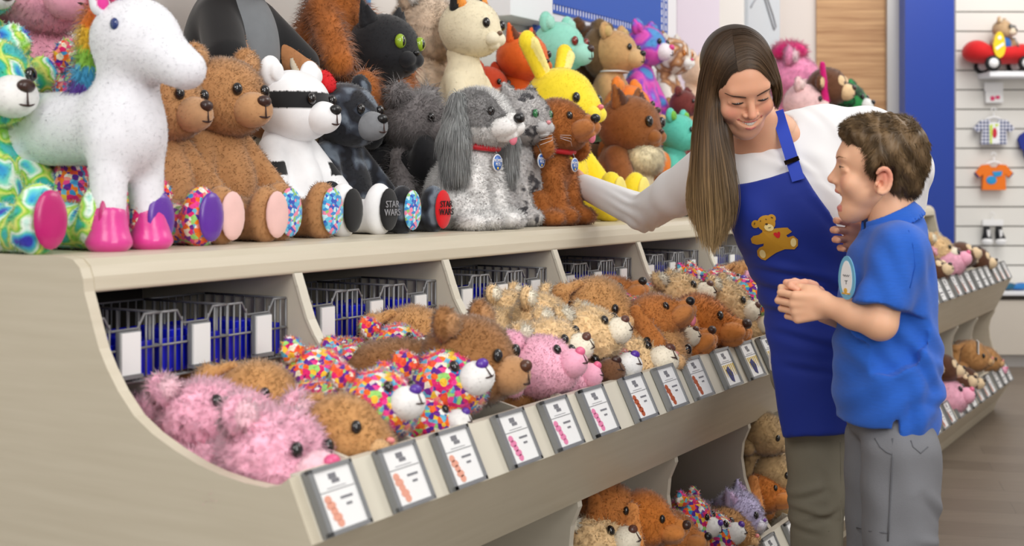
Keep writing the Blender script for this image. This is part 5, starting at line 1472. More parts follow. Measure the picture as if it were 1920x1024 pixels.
def creases(V, L):
    d = np.zeros(len(V))
    for (ax, ay, bx, by, wd, dp) in L:
        A = P(ax, ay, 2.76); B = P(bx, by, 2.76); ex, ez = B.x - A.x, B.z - A.z; n2 = ex * ex + ez * ez
        t = np.clip(((V[:, 0] - A.x) * ex + (V[:, 2] - A.z) * ez) / n2, 0, 1)
        px_, pz_ = V[:, 0] - A.x - t * ex, V[:, 2] - A.z - t * ez
        r = np.sqrt(px_ ** 2 + pz_ ** 2); s_ = np.sin(PI * np.clip(t, .02, .98)) ** .5
        d += s_ * (-dp * np.exp(-(r / wd) ** 2) + dp * .9 * np.exp(-((r - wd * 2.0) / (wd * 1.2)) ** 2) * (pz_ > 0))
    return d
def ribbons(paths, width, cols, seed=1, nrm_c=None):
    """paths: (n, m, 3) polylines -> strips facing outward; cols (n, m, 3)"""
    n, m, _ = paths.shape
    tan = np.gradient(paths, axis=1); tan /= np.linalg.norm(tan, axis=2, keepdims=True) + 1e-9
    out = paths - nrm_c; out /= np.linalg.norm(out, axis=2, keepdims=True) + 1e-9
    out = out - tan * (out * tan).sum(2, keepdims=True); out /= np.linalg.norm(out, axis=2, keepdims=True) + 1e-9
    rg = np.random.default_rng(seed)
    ang = rg.normal(0, .5, (n, 1, 1))
    side = np.cross(tan, out); side = side * np.cos(ang) + out * np.sin(ang)
    tp_ = np.linspace(0, 1, m)[None, :, None]
    wd = width * np.clip(1.15 - tp_ ** 3, .15, 1)
    A = paths - side * wd; B = paths + side * wd
    V = np.stack([A, B], 2).reshape(-1, 3)
    base = (np.arange(n)[:, None] * m + np.arange(m - 1)[None, :]) * 2
    F = np.stack([base, base + 1, base + 3, base + 2], -1).reshape(-1, 4)
    N = np.repeat(out, 2, 1).reshape(-1, 3)
    Cc = np.repeat(cols, 2, 1).reshape(-1, 3)
    return V, F, Cc, N

# ============================================================ the woman
WSK = rgb(226, 168, 136); WBL = rgb(222, 124, 110)
wroot = person_root('person', 'smiling woman with long brown hair in a blue bear apron over white shirt', P(1560, 700, 2.86) * Vector((1, 1, 0)) if False else Vector((P(1560, 700, 2.86).x, 2.86, 0)))
hf = Frame(P(1386, 157.5, 2.74), .19, .60, -.19, .905)
q = lambda px, py, Y: tuple3(P(px, py, Y))
neck_a = tuple3(hf((0, .022, -.070))); neck_b = q(1452, 262, 2.84)
sR, eR, wR = q(1330, 318, 2.95), q(1208, 400, 3.25), q(1096, 350, 3.49)
sL, eL, wL = q(1640, 262, 2.86), q(1682, 436, 2.92), q(1650, 452, 2.71)
hipc = vec(q(1576, 700, 2.88))
# skin core: neck, chest, arms, legs (mostly under the clothes)
core = [Cone(neck_a, .047, neck_b, .052, k=.02), Cone(neck_b, .055, q(1455, 300, 2.86), .085, k=.03), Cone(q(1365, 318, 2.90), .055, q(1600, 262, 2.87), .055, k=.04),
        Ell(q(1478, 370, 2.86), (.13, .085, .11), k=.04), Cone(q(1490, 420, 2.86), .10, q(1535, 570, 2.87), .090, k=.04), Ell(tuple3(hipc), (.145, .10, .13), k=.04),
        Cone(sR, .045, eR, .034, k=.02), Cone(eR, .034, wR, .024, k=.01), Cone(sL, .045, eL, .034, k=.02), Cone(eL, .034, wL, .024, k=.01)]
legs = []
for (px, hx) in ((1530, 1540), (1640, 1625)):
    kx = P(px, 1000, 2.88).x
    a = vec(q(hx, 760, 2.88)); kn = vec((kx, 2.87, .46)); an = vec((kx, 2.90, .09))
    legs.append((a, kn, an))
    core += [Cone(a, .078, kn, .050, k=.02), Cone(kn, .048, an, .034, k=.02), Cone(an, .034, (kx, 2.90, .05), .034, k=.01), Cone((kx, 2.91, .045), .03, (kx, 2.76, .03), .026, k=.02)]
parts = [fm(core, .0075, .02, WSK)]
parts.append(skin_head(hf, WSK, WBL, False))
# neck front with the two tendons, at face resolution
nk = [Cone(neck_a, .049, neck_b, .055, k=.02), Cone(q(1420, 262, 2.80), .012, q(1446, 225, 2.79), .010, k=.012)]
nk += [Ell(q(1448, 275, 2.845), (.095, .058, .055), k=.03)]
parts.append(fm(nk, .004, .02, WSK))
# hand behind the puppy and hand at the boy's shoulder
fR = vec(q(1062, 338, 3.60)) - vec(wR)
hR = hand_prims(wR, fR, (0, 0, 1), (-.5, -1, 0), .90, [(.25, .3, .2)] * 4, thumb=(.7, .3))
parts.append(fm(hR + [Cone(vec(wR) - fR / np.linalg.norm(fR) * .02, .022, wR, .022, k=.006)], .0024, .004, WSK))
hwr = vec(q(1640, 448, 2.66))
hL = hand_prims(hwr, (-1, -.35, .12), (0, -.1, 1), (-.2, -1, 0), .86, [(.2, .55, .5), (.25, .6, .5), (.3, .6, .5), (.4, .6, .5)], thumb=(.6, .5))
parts.append(fm(hL + [Cone(hwr + vec((.03, .02, .0)), .024, hwr, .022, k=.006)], .0024, .004, WSK))
V, F, c = join(parts)
add_np('body', V, F, c, SKIN, wroot)

def face_bits(fr, root, child, brow, irisc, lid):
    bv = HEADS[-1]
    def curve(pts, r, name, m):
        g = MB(); g.tube([tuple3(fr(onskin(bv, p))) for p in pts], [x * fr.s for x in r], 6); to_local(root, g).build(name, m, root)
    for s in (-1, 1):
        if child: bp = [(s * (.014 + .036 * u), -.0935 + .020 * u * u, .026 + .007 * math.sin(u * 2.4)) for u in [i / 7 for i in range(8)]]
        else: bp = [(s * (.013 + .042 * u), -.0935 + .024 * u * u, (.0200 if s < 0 else .0205) + (.0045 if s < 0 else .0075) * math.sin(u * 2.5)) for u in [i / 7 for i in range(8)]]
        curve(bp, [x * (.6 if child else .8) for x in (.0016, .0024, .0026, .0025, .0023, .0020, .0015, .0008)], 'eyebrow', brow)
        # eye: white, iris, lids
        ec = vec((s * .030, -.0765, .0075))
        g = MB(); g.ball((0, 0, 0), (.0140, .0122, .0112))
        M = Matrix.Translation(Vector(tuple3(fr(ec))) - root.location) @ Matrix(fr.R.tolist()).to_4x4() @ Matrix.Scale(fr.s, 4)
        pass
        arc = lambda zz, k, n=9, yo=0: [(s * (.030 + .0135 * u), -.0893 + .0035 * u * u + (.002 if abs(u) > .9 else 0) + yo, .0075 + zz + k * (1 - u * u)) for u in [-1 + 2 * i / (n - 1) for i in range(n)]]
        if not child:
            curve(arc(-.0030, -.0010), [.0004, .0013, .0017, .0020, .0021, .0021, .0019, .0015, .0005], 'eyelash', LASH)
            curve(arc(-.0052, -.0018, yo=.0008), [.0002, .0003, .0004, .0005, .0005, .0005, .0004, .0003, .0002], 'lower_lash', LASH)
        else:
            curve(arc(.0014, .0012), [.0003, .0009, .0012, .0014, .0014, .0013, .0011, .0009, .0004], 'eyelash', LASH)
            g = MB(); g.ball((s * .030, -.0795, .0072), (.0095, .0102, .0026)); g.v = [tuple3(fr(v)) for v in g.v]; to_local(root, g).build('eye', irisc, root)
face_bits(hf, wroot, False, mat('brow_dark', rgb(66, 44, 34), rough=.9), EYE, None)
# slivers of eye under the lowered lids
for s in (-1, 1):
    g = MB(); g.ball((s * .030, -.0805, .0042), (.0100, .0102, .0040)); g.v = [tuple3(hf(v)) for v in g.v]; to_local(wroot, g).build('eye', mat('eye_dark_brown', rgb(50, 34, 28), rough=.12, coat=.5), wroot)
# teeth
g = MB(); n = 12
for i in range(n):
    u = -.88 + 1.76 * i / (n - 1)
    w_ = .0026 if abs(u) > .2 else .0034
    g.ball((u * .0275, -.0925 + .0180 * u * u, -.0525 + .0135 * u * u - (.0008 if abs(u) < .25 else 0)), (w_, .0022, .0072 - .0038 * abs(u)))
g.v = [tuple3(hf(v)) for v in g.v]; to_local(wroot, g).build('teeth', TEETH, wroot)
g = MB(); g.ball((0, -.078, -.058), (.022, .010, .009)); g.v = [tuple3(hf(v)) for v in g.v]; to_local(wroot, g).build('mouth_inside', MOUTH, wroot)

# white shirt
SH = [Cone(q(1352, 312, 2.91), .066, q(1612, 255, 2.87), .066, k=.05), Ell(q(1480, 360, 2.85), (.155, .112, .13), k=.05), Ell(q(1425, 400, 2.79), (.065, .06, .062), k=.04), Ell(q(1545, 385, 2.79), (.065, .06, .062), k=.04),
      Cone(q(1490, 420, 2.86), .125, q(1530, 560, 2.87), .108, k=.05), Ell(tuple3(hipc + vec((0, 0, .03))), (.160, .118, .12), k=.05),
      Cone(q(1475, 262, 2.87), .06, q(1540, 248, 2.87), .062, k=.04),
      Cone(sR, .060, q(1268, 362, 3.08), .054, k=.02), Cone(q(1268, 362, 3.08), .054, eR, .046, k=.02), Cone(eR, .046, wR, .034, k=.012),
      Cone(sL, .066, q(1692, 318, 2.88), .064, k=.03), Cone(q(1692, 318, 2.88), .064, eL, .052, k=.02), Cone(eL, .050, wL, .036, k=.012)]
SH += [Cone(neck_b, .054, q(1420, 195, 2.79), .054, k=.006, sub=True), Ell(q(1418, 232, 2.745), (.050, .10, .055), k=.012, sub=True, rot=(0, .35, 0)), Ell(q(1456, 228, 2.80), (.026, .08, .034), k=.012, sub=True)]
def shirt_fold(V):
    d = np.zeros(len(V))
    # creases gathered at the elbow and the armpit
    for cpt, dr, fq, am, rad in ((eR, (.8, .2, .6), 260, .0028, .10), (q(1560, 320, 2.80), (.9, 0, .5), 120, .0022, .13), (q(1720, 380, 2.85), (.6, 0, .5), 60, .0012, .12), (q(1470, 320, 2.78), (.5, 0, 1), 130, .0016, .1)):
        r = np.sqrt(((V - vec(cpt)) ** 2).sum(1)); ph = V @ vec(dr) * fq
        d += am * np.sin(ph + 2.2 * np.sin(V[:, 2] * 40 + V[:, 0] * 25)) * np.exp(-(r / rad) ** 2)
    return d
V, F = field_mesh(SH, .0052, .03); V = smooth_mesh(V, F, 2); V = V + vnormals(V, F) * shirt_fold(V)[:, None]
WHs = rgb(238, 237, 238)
add_np('shirt', V, F, np.tile(np.array(WHs), (len(V), 1)), COTW, wroot)
shirtcast = Caster(V, F)

# trousers and shoes
TR = [Ell(tuple3(hipc), (.158, .116, .10), k=.04)]
for a, kn, an in legs: TR += [Cone(a, .088, kn, .062, k=.025), Cone(kn, .062, an + vec((0, 0, .03)), .050, k=.02)]
def pant_fold(V):
    return .0010 * np.sin(V[:, 2] * 50 + V[:, 0] * 30) + creases(V, [(1495, 958, 1560, 930, .007, .005), (1500, 975, 1575, 990, .007, .005), (1520, 1000, 1585, 975, .007, .004), (1490, 1010, 1550, 1020, .008, .004), (1540, 880, 1575, 960, .010, .003)])
V, F = field_mesh(TR, .006, .02); V = smooth_mesh(V, F, 2); V = V + vnormals(V, F) * pant_fold(V)[:, None]
add_np('trousers', V, F, None, OLIVE, wroot)
pantcast = Caster(V, F)
g = MB(); g.tube([pantcast(x, y, .0004) for x, y in ((1576, 830), (1577, 860), (1577, 900), (1577, 940), (1579, 980), (1581, 1015))], .0012, 5); to_local(wroot, g).build('seam', OLIVE, wroot)
for a, kn, an in legs:
    soft_pr = [Cone((kn[0], an[1] + .02, .035), .038, (kn[0], an[1] - .13, .03), .036, k=.02)]
    V, F = field_mesh(soft_pr, .007, .02)
    V[:, 2] = np.maximum(V[:, 2], .001)
    add_np('shoe', V, F, None, mat('dark_shoe', rgb(40, 38, 38), rough=.6), wroot)

# apron: cloth lying over the chest and falling from the waist
AP = [Ell(q(1480, 360, 2.85), (.162, .120, .136), k=.05), Ell(q(1425, 402, 2.79), (.069, .064, .066), k=.05), Ell(q(1545, 388, 2.79), (.069, .064, .066), k=.05), Cone(q(1350, 318, 2.91), .060, q(1560, 268, 2.87), .072, k=.04),
      Cone(q(1490, 420, 2.85), .132, q(1528, 560, 2.86), .118, k=.05), Ell(tuple3(hipc + vec((-.01, -.005, .02))), (.166, .128, .14), k=.06),
      Cone(q(1526, 640, 2.85), .100, q(1536, 850, 2.84), .094, k=.05), Cone(q(1640, 640, 2.85), .100, q(1640, 850, 2.85), .094, k=.05)]
pts = [(1382, 346), (1410, 341), (1445, 333), (1476, 322), (1498, 313), (1510, 330), (1535, 372), (1568, 418), (1604, 468), (1650, 530), (1710, 600), (1728, 700), (1722, 816), (1650, 814), (1590, 813), (1530, 819), (1469, 821),
       (1459, 770), (1449, 700), (1440, 640), (1426, 580), (1403, 515), (1383, 460), (1364, 412), (1361, 395), (1371, 362)]
poly = [(P(x, y, 2.76).x, P(x, y, 2.76).z) for x, y in pts]
def cut(g_, D):
    X_, Y_, Z_ = g_[..., 0], g_[..., 1], g_[..., 2]
    # project along the line of sight onto the plane of the pattern so the cut edge is square to the cloth
    d = poly_sdf(X_ * 2.76 / Y_, CAMZ + (Z_ - CAMZ) * 2.76 / Y_, poly)
    return np.maximum(np.maximum(D, d), Y_ - 2.86)
V, F = field_mesh(AP, .0052, .04, cut); V = smooth_mesh(V, F, 2)
def apron_fold(V):
    x = (V[:, 0]); z = V[:, 2]
    wz = lambda c, s: np.exp(-((z - c) / s) ** 2)
    d = .0042 * np.sin((z + .35 * x) * 95 + 1.5 * np.sin(x * 30)) * wz(.93, .09)
    d += .0035 * np.sin((z - .15 * x) * 80 + 2 * np.sin(x * 22)) * wz(.80, .07)
    d += .003 * np.sin(x * 55 + z * 12) * wz(.66, .12) + .003 * np.sin((z * .8 + x) * 60) * wz(1.08, .07)
    d = d * .6 + creases(V, [(1420, 506, 1555, 532, .008, .007), (1442, 586, 1530, 592, .007, .006), (1450, 625, 1570, 655, .009, .006), (1560, 400, 1600, 470, .008, .004),
        (1470, 690, 1560, 700, .008, .004), (1500, 370, 1580, 450, .010, .004), (1420, 540, 1500, 560, .008, .005), (1530, 540, 1640, 560, .010, .006)])
    return d
V = V + vnormals(V, F) * apron_fold(V)[:, None]
add_np('apron', V, F, None, APRON, wroot)
ac = Caster(V, F)
# strap round the neck with a dark buckle
def strip(name, pts, hw, m, lift=.004, cast=None, thick=.0025):
    """flat band laid along pts (pixel) with half width hw (m)"""
    C3 = [Vector(cast(x, y, lift)) for x, y in pts]
    for _ in range(40): C3 = [C3[0]] + [(C3[i - 1] + C3[i] * 2 + C3[i + 1]) / 4 for i in range(1, len(C3) - 1)] + [C3[-1]]
    vs = []
    for i, p in enumerate(C3):
        d = (C3[min(i + 1, len(C3) - 1)] - C3[max(i - 1, 0)]).normalized()
        vdir = (p - ORIG).normalized(); sd = d.cross(vdir).normalized()
        for a, b in ((-1, 0), (1, 0), (1, 1), (-1, 1)): vs.append(p + sd * hw * a + vdir * thick * b)
    fs = []
    for i in range(len(C3) - 1):
        for k in range(4): fs.append((i * 4 + k, i * 4 + (k + 1) % 4, (i + 1) * 4 + (k + 1) % 4, (i + 1) * 4 + k))
    fs += [(3, 2, 1, 0), tuple((len(C3) - 1) * 4 + k for k in range(4))]
    g = MB(); g.add(vs, fs, 0, False); return to_local(wroot, g).build(name, m, wroot)
def anycast(x, y, lift):
    a = [c_(x, y, lift) for c_ in (ac, shirtcast)]
    d = (P(x, y, 1) - ORIG).normalized()
    best = None
    for c_ in (ac, shirtcast, neckcast):
        h = c_.t.ray_cast(ORIG, d)
        if h[0] is not None and (best is None or h[3] < best): best = h[3]
    return ORIG + d * ((best or 2.75) - lift)
Vn, Fn = field_mesh(nk, .006, .02); neckcast = Caster(Vn, Fn)
STRAP = mat('strap_blue', rgb(30, 68, 196), rough=.6)
strip('neck_strap', [(1457, 208), (1463, 225), (1468, 243), (1473, 262), (1479, 282), (1485, 302), (1491, 320), (1497, 338)], .0135, STRAP, .010, anycast)
strip('buckle', [(1471, 306), (1484, 301), (1498, 296)], .0048, EYE, .026, anycast, .004)
# bear printed on the bib
def rounded(pts):
    out = []
    n = len(pts)
    for i in range(n):
        p0, p1, p2, p3 = [pts[(i + k) % n] for k in (-1, 0, 1, 2)]
        for t in (0, .25, .5, .75):
            out.append(tuple(.5 * (2 * p1[a] + (p2[a] - p0[a]) * t + (2 * p0[a] - 5 * p1[a] + 4 * p2[a] - p3[a]) * t * t + (3 * p1[a] - p0[a] - 3 * p2[a] + p3[a]) * t ** 3) for a in (0, 1)))
    return out
def decal(name, shapes, m, lift, par):
    g = MB()
    for pts in shapes:
        if len(pts) != 28: pts = rounded(pts)
        cx_ = sum(p[0] for p in pts) / len(pts); cy_ = sum(p[1] for p in pts) / len(pts)
        n = len(pts); rings = [0.0001, .2, .4, .6, .8, 1.0]
        vs = [ac(cx_ + (x - cx_) * r, cy_ + (y - cy_) * r, lift) for r in rings for x, y in pts]
        fs = [(i * n + k, i * n + (k + 1) % n, (i + 1) * n + (k + 1) % n, (i + 1) * n + k) for i in range(len(rings) - 1) for k in range(n)]
        g.add(vs, fs, 0, False)
    o = to_local(wroot, g).build(name, m, par)
    return o
def el(cx_, cy_, rx, ry, a=0, n=28):
    return [(cx_ + rx * math.cos(t) * math.cos(a) - ry * math.sin(t) * math.sin(a), cy_ + rx * math.cos(t) * math.sin(a) + ry * math.sin(t) * math.cos(a)) for t in [2 * PI * k / n for k in range(n)]]
def zz(pts): return [(1390 + x * 120 / 1024, 380 + y * 120 / 1024) for x, y in pts]
GOLD = mat('print_gold', rgb(196, 142, 30), rough=.7); CREAMP = mat('print_cream', rgb(240, 218, 150), rough=.7); REDP = mat('print_heart', rgb(206, 26, 34), rough=.7)
em_ = decal('bear_emblem', [el(*zz([(400, 330)])[0], 17, 15, .1), el(*zz([(225, 345)])[0], 7.5, 7.5), el(*zz([(480, 255)])[0], 8.5, 8),
     zz([(330, 450), (560, 410), (680, 400), (740, 400), (810, 465), (760, 500), (715, 515), (745, 560), (830, 530), (905, 590), (905, 690), (850, 748), (700, 745), (560, 800), (470, 860), (385, 925), (320, 905), (260, 850), (250, 770), (290, 720), (350, 710), (360, 650), (250, 675), (170, 650), (150, 580), (190, 535), (280, 515), (340, 470)])], GOLD, .0030, wroot)
for nm_, e_ in (('emblem_muzzle', el(*zz([(442, 400)])[0], 9, 6.5, .25)), ('emblem_sole', el(*zz([(340, 822)])[0], 5.6, 8, -.35)), ('emblem_sole', el(*zz([(833, 637)])[0], 5.4, 8.2, 0))): decal(nm_, [e_], CREAMP, .0040, em_)
decal('emblem_heart', [zz([(570, 565), (515, 510), (530, 480), (560, 480), (580, 492), (585, 468), (612, 470), (622, 500), (612, 555)])], REDP, .0040, em_)
decal('emblem_features', [el(*zz([(403, 345)])[0], 2.6, 1.8), el(*zz([(306, 295)])[0], .8, 1.6, .2), el(*zz([(396, 268)])[0], 1.8, .7, .5), el(*zz([(212, 335)])[0], .8, 2.6, .2), el(*zz([(490, 240)])[0], 2.6, .9, .5), el(*zz([(450, 402)])[0], 3, .6, -.2)], mat('print_dark', rgb(60, 36, 20), rough=.7), .0048, em_)

# ---- her hair: a solid under-layer and long strands
HD, HM2, HL_ = rgb(58, 42, 29), rgb(104, 78, 50), rgb(168, 138, 94)
def hair_ell(px, py, extra=.0):
    """front meeting point of a line of sight with the hair-covered skull"""
    o = hf.inv(vec(ORIG)); d = hf.inv(vec(P(px, py, 3.0))) - o
    c0 = vec((0, .022, .040)); r = vec((.090, .108, .096)) + extra
    oo = (o - c0) / r; dd = d / r
    A, B, Cc = dd @ dd, 2 * oo @ dd, oo @ oo - 1
    disc = B * B - 4 * A * Cc
    t = (-B - math.sqrt(disc)) / (2 * A) if disc > 0 else -B / (2 * A)
    return hf(o + d * t)
def guide(pts):
    """pts: (px, py) on the head, or (px, py, Y) hanging free"""
    r = []
    for p in pts: r.append(hair_ell(*p) if len(p) == 2 else vec(P(*p)))
    r = np.array(r)
    # resample evenly with a smooth curve
    n = 26; d = np.concatenate([[0], np.cumsum(np.linalg.norm(np.diff(r, axis=0), axis=1))]); t = np.linspace(0, d[-1], n)
    m = np.gradient(r, d, axis=0)
    out = np.zeros((n, 3))
    for i, x in enumerate(t):
        j = min(np.searchsorted(d, x, side='right') - 1, len(d) - 2); h = d[j + 1] - d[j]; u = (x - d[j]) / h
        out[i] = (2*u**3-3*u**2+1)*r[j] + (u**3-2*u**2+u)*h*m[j] + (-2*u**3+3*u**2)*r[j+1] + (u**3-u**2)*h*m[j+1]
    return out
GLs = [
 [(1371, 55), (1350, 62), (1330, 84), (1316, 125), (1308, 180), (1302, 245, 2.77), (1298, 310, 2.76), (1290, 372, 2.76), (1300, 420, 2.76)],
 [(1372, 60), (1352, 72), (1334, 100), (1321, 145), (1314, 205, 2.75), (1310, 275, 2.74), (1308, 345, 2.74), (1311, 410, 2.74), (1318, 462, 2.74)],
 [(1373, 70), (1356, 84), (1341, 115), (1330, 160), (1324, 220, 2.72), (1322, 290, 2.71), (1324, 360, 2.71), (1330, 425, 2.72), (1336, 478, 2.72)],
 [(1376, 90), (1361, 104), (1348, 132), (1339, 172), (1336, 230, 2.70), (1340, 295, 2.69), (1345, 360, 2.69), (1349, 420, 2.70), (1345, 468, 2.71)],
 [(1379, 112), (1366, 122), (1353, 146), (1345, 182), (1345, 236, 2.69), (1355, 295, 2.68), (1363, 350, 2.68), (1366, 405, 2.69), (1358, 446, 2.70)],
 [(1383, 132), (1370, 139), (1358, 158), (1350, 188), (1353, 236, 2.70), (1366, 290, 2.70), (1376, 335, 2.70), (1378, 385, 2.70), (1368, 425, 2.71)]]
GRs = [
 [(1372, 55), (1395, 53), (1420, 64), (1442, 92), (1456, 128), (1463, 160), (1462, 186), (1456, 204)],
 [(1374, 66), (1397, 64), (1420, 76), (1440, 102), (1453, 136), (1461, 166), (1461, 190), (1455, 206)],
 [(1377, 84), (1400, 80), (1421, 91), (1438, 114), (1450, 142), (1457, 170), (1458, 188), (1455, 203)],
 [(1380, 104), (1402, 97), (1422, 105), (1437, 123), (1448, 146), (1454, 170), (1456, 188), (1454, 200)],
 [(1383, 124), (1402, 114), (1420, 118), (1435, 132), (1446, 150), (1452, 172), (1454, 186), (1453, 196)],
 [(1385, 134), (1404, 127), (1420, 129), (1434, 140), (1444, 154), (1450, 170), (1453, 182), (1452, 192)]]
def strands(gs, per, seed, amp, ztop, zbot, dark=None):
    dk = []
    rg = np.random.default_rng(seed); G = np.array([guide(x) for x in gs]); out = []
    for i in range(len(G) - 1):
        u = rg.random((per, 1, 1)); p = G[i][None] * (1 - u) + G[i + 1][None] * u
        t = np.linspace(0, 1, p.shape[1])[None, :, None]
        p = p + rg.normal(0, 1, (per, 1, 3)) * amp * (t ** 1.2 + .12)
        ph = rg.random((per, 1, 1)) * 6.28
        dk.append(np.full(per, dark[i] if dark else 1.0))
        p = p + np.concatenate([np.sin(t * 9 + ph), np.cos(t * 7 + ph), 0 * t + 0 * ph], 2) * amp * .5 * t
        out.append(p)
    p = np.concatenate(out)
    keep = 1 - .12 * rg.random((len(p), 1, 1))
    root_ = p[:, :1]; n = p.shape[1]
    idx = np.linspace(0, 1, n)[None, :, None] * keep * (n - 1)
    j = np.clip(np.floor(idx).astype(int), 0, n - 2); fr_ = idx - j
    p = np.take_along_axis(p, np.repeat(j, 3, 2), 1) * (1 - fr_) + np.take_along_axis(p, np.repeat(j + 1, 3, 2), 1) * fr_
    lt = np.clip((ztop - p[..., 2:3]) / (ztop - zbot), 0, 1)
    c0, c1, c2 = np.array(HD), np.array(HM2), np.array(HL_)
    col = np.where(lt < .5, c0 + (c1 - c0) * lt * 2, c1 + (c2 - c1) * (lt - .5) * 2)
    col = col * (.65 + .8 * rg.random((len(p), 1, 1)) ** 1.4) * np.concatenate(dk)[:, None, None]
    return p, col
zt = P(1390, 60, 2.74).z; zb = P(1330, 470, 2.74).z
hc3 = vec(hf((0, .03, .0)))
pl, cl = strands(GLs, 700, 5, .0042, zt, zb, (1, 1, .95, .7, .42))  # inner locks coloured darker, standing in for the shade beside the neck
pr_, cr_ = strands(GRs, 420, 6, .0020, zt, zb)
axis = np.repeat(hc3[None, None], pl.shape[0], 0).repeat(pl.shape[1], 1); axis[..., 2] = np.minimum(pl[..., 2], hc3[2]); axis[..., 1] += .05; axis[..., 0] -= np.clip((hc3[2] - pl[..., 2]) * .15, 0, .04)
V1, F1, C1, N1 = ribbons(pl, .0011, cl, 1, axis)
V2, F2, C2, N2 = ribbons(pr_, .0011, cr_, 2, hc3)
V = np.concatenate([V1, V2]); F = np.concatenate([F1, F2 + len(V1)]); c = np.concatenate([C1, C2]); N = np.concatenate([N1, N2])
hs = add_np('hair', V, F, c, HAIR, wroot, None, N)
# under-layer
hp_ = [Ell((0, .026, .042), (.085, .100, .090)), Ell((0, .060, -.01), (.070, .058, .075)), Cone((-.064, .010, .02), .020, (-.066, .015, -.07), .016), Cone((.066, .012, .02), .019, (.066, .015, -.055), .015)]
hp_ += [Ell((.004, -.095, -.030), (.060, .075, .094), sub=True, k=.006), Ell((0, -.12, -.07), (.075, .09, .08), sub=True, k=.008)]
V, F = field_mesh(hp_, .004, .02); V = hf(V)
fall = [Cone(q(1342, 190, 2.775), .026, q(1338, 290, 2.765), .028, k=.02), Cone(q(1338, 290, 2.765), .028, q(1345, 390, 2.765), .022, k=.02), Cone(q(1345, 390, 2.765), .022, q(1347, 435, 2.76), .006, k=.02), Cone(q(1352, 200, 2.75), .020, q(1366, 330, 2.73), .018, k=.02)]
V3, F3 = field_mesh(fall, .005, .02)
V = np.concatenate([V, V3]); F = np.concatenate([F, F3 + len(V) - len(V3)])
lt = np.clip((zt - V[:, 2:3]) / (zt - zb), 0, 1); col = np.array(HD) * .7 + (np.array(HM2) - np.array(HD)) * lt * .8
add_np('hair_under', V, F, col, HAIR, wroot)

# ============================================================ the boy
BSK = rgb(232, 180, 146); BBL = rgb(228, 138, 118)
broot = person_root('person', 'laughing boy in a blue polo shirt and grey trousers, seen from the side', Vector((P(1665, 800, 2.5).x, 2.5, 0)))
bf_ = Frame(P(1647, 319, 2.5), -1.78, -.02, .10, .845)
bn_a, bn_b = tuple3(bf_((0, .022, -.055))), q(1678, 430, 2.50)
near_s, near_e, near_w = q(1688, 472, 2.395), q(1650, 606, 2.375), q(1550, 572, 2.44)
far_s, far_e, far_w = q(1685, 460, 2.61), q(1640, 612, 2.62), q(1546, 585, 2.535)
hipb = vec(q(1672, 770, 2.5))
core = [Cone(bn_a, .045, bn_b, .047, k=.015), Ell(q(1675, 520, 2.5), (.062, .095, .11), k=.03), Cone(q(1690, 455, 2.42), .035, q(1690, 455, 2.58), .035, k=.03), Ell(q(1665, 660, 2.5), (.066, .09, .12), k=.03), Ell(tuple3(hipb), (.07, .09, .07), k=.03),
        Cone(near_s, .030, near_e, .024, k=.015), Cone(near_e, .025, (vec(near_e) * .5 + vec(near_w) * .5), .020, k=.012), Cone((vec(near_e) * .5 + vec(near_w) * .5), .020, near_w, .014, k=.01),
        Cone(far_s, .034, far_e, .031, k=.015), Cone(far_e, .032, far_w, .022, k=.01)]
blegs = []
for s in (-1, 1):
    a = vec((hipb[0], 2.5 + s * .06, .62)); kn = vec((hipb[0] - .005, 2.5 + s * .065, .33)); an = vec((hipb[0] + .01, 2.5 + s * .065, .07)); blegs.append((a, kn, an))
    core += [Cone(a, .058, kn, .04, k=.02), Cone(kn, .038, an, .028, k=.02), Cone(an, .028, (an[0], an[1], .04), .028, k=.01), Cone((an[0] + .01, an[1], .035), .024, (an[0] - .11, an[1], .025), .02, k=.02)]
parts = [fm(core, .0045, .015, BSK)]
parts.append(skin_head(bf_, BSK, BBL, True, open_=1.0, res=.0019))
# clasped hands: the near one wraps over the far one
hn = hand_prims(near_w, (-1, .10, -.10), (.05, -.25, 1), (-.15, 1, -.15), .80, [(.75, 1.0, .7), (.8, 1.05, .7), (.85, 1.1, .7), (.9, 1.1, .7)], thumb=(.22, .25), spread=.04)
mid_ = vec(near_e) * .5 + vec(near_w) * .5
hn += [Cone(near_s, .032, near_e, .0300, k=.015), Cone(near_e, .0315, mid_, .0270, k=.012), Cone(mid_, .0270, vec(near_w) + vec((-.004, 0, 0)), .0185, k=.012)]
parts.append(fm(hn, .0018, .003, BSK))
fw = vec(far_w) + vec((-.020, -.026, .028))
hfm = hand_prims(fw, (-1, -.12, .22), (.1, -.25, 1), (-.25, -1, -.25), .76, [(.75, 1.0, .6), (.8, 1.0, .6), (.85, 1.05, .6), (.9, 1.05, .6)], thumb=(.3, .4), spread=.05)
hfm.append(Cone(vec(far_w) * .7 + vec(far_e) * .3, .025, fw, .017, k=.012))
parts.append(fm(hfm, .0018, .003, rgb(232, 172, 142)))
V, F, c = join(parts)
add_np('body', V, F, c, SKIN, broot)
face_bits(bf_, broot, True, BROWM, mat('iris_brown', rgb(70, 44, 30), rough=.15, coat=.4), None)
g = MB()
for i in range(7):
    u = -.75 + 1.5 * i / 6; g.ball((u * .019, -.083 + .010 * u * u, -.0575), (.0026, .0020, .0040))
g.v = [tuple3(bf_(v)) for v in g.v]; to_local(broot, g).build('teeth', TEETH, broot)
g = MB(); g.ball((0, -.058, -.070), (.018, .012, .010)); g.v = [tuple3(bf_(v)) for v in g.v]; to_local(broot, g).build('tongue', mat('tongue_red', rgb(190, 92, 92), rough=.4), broot)

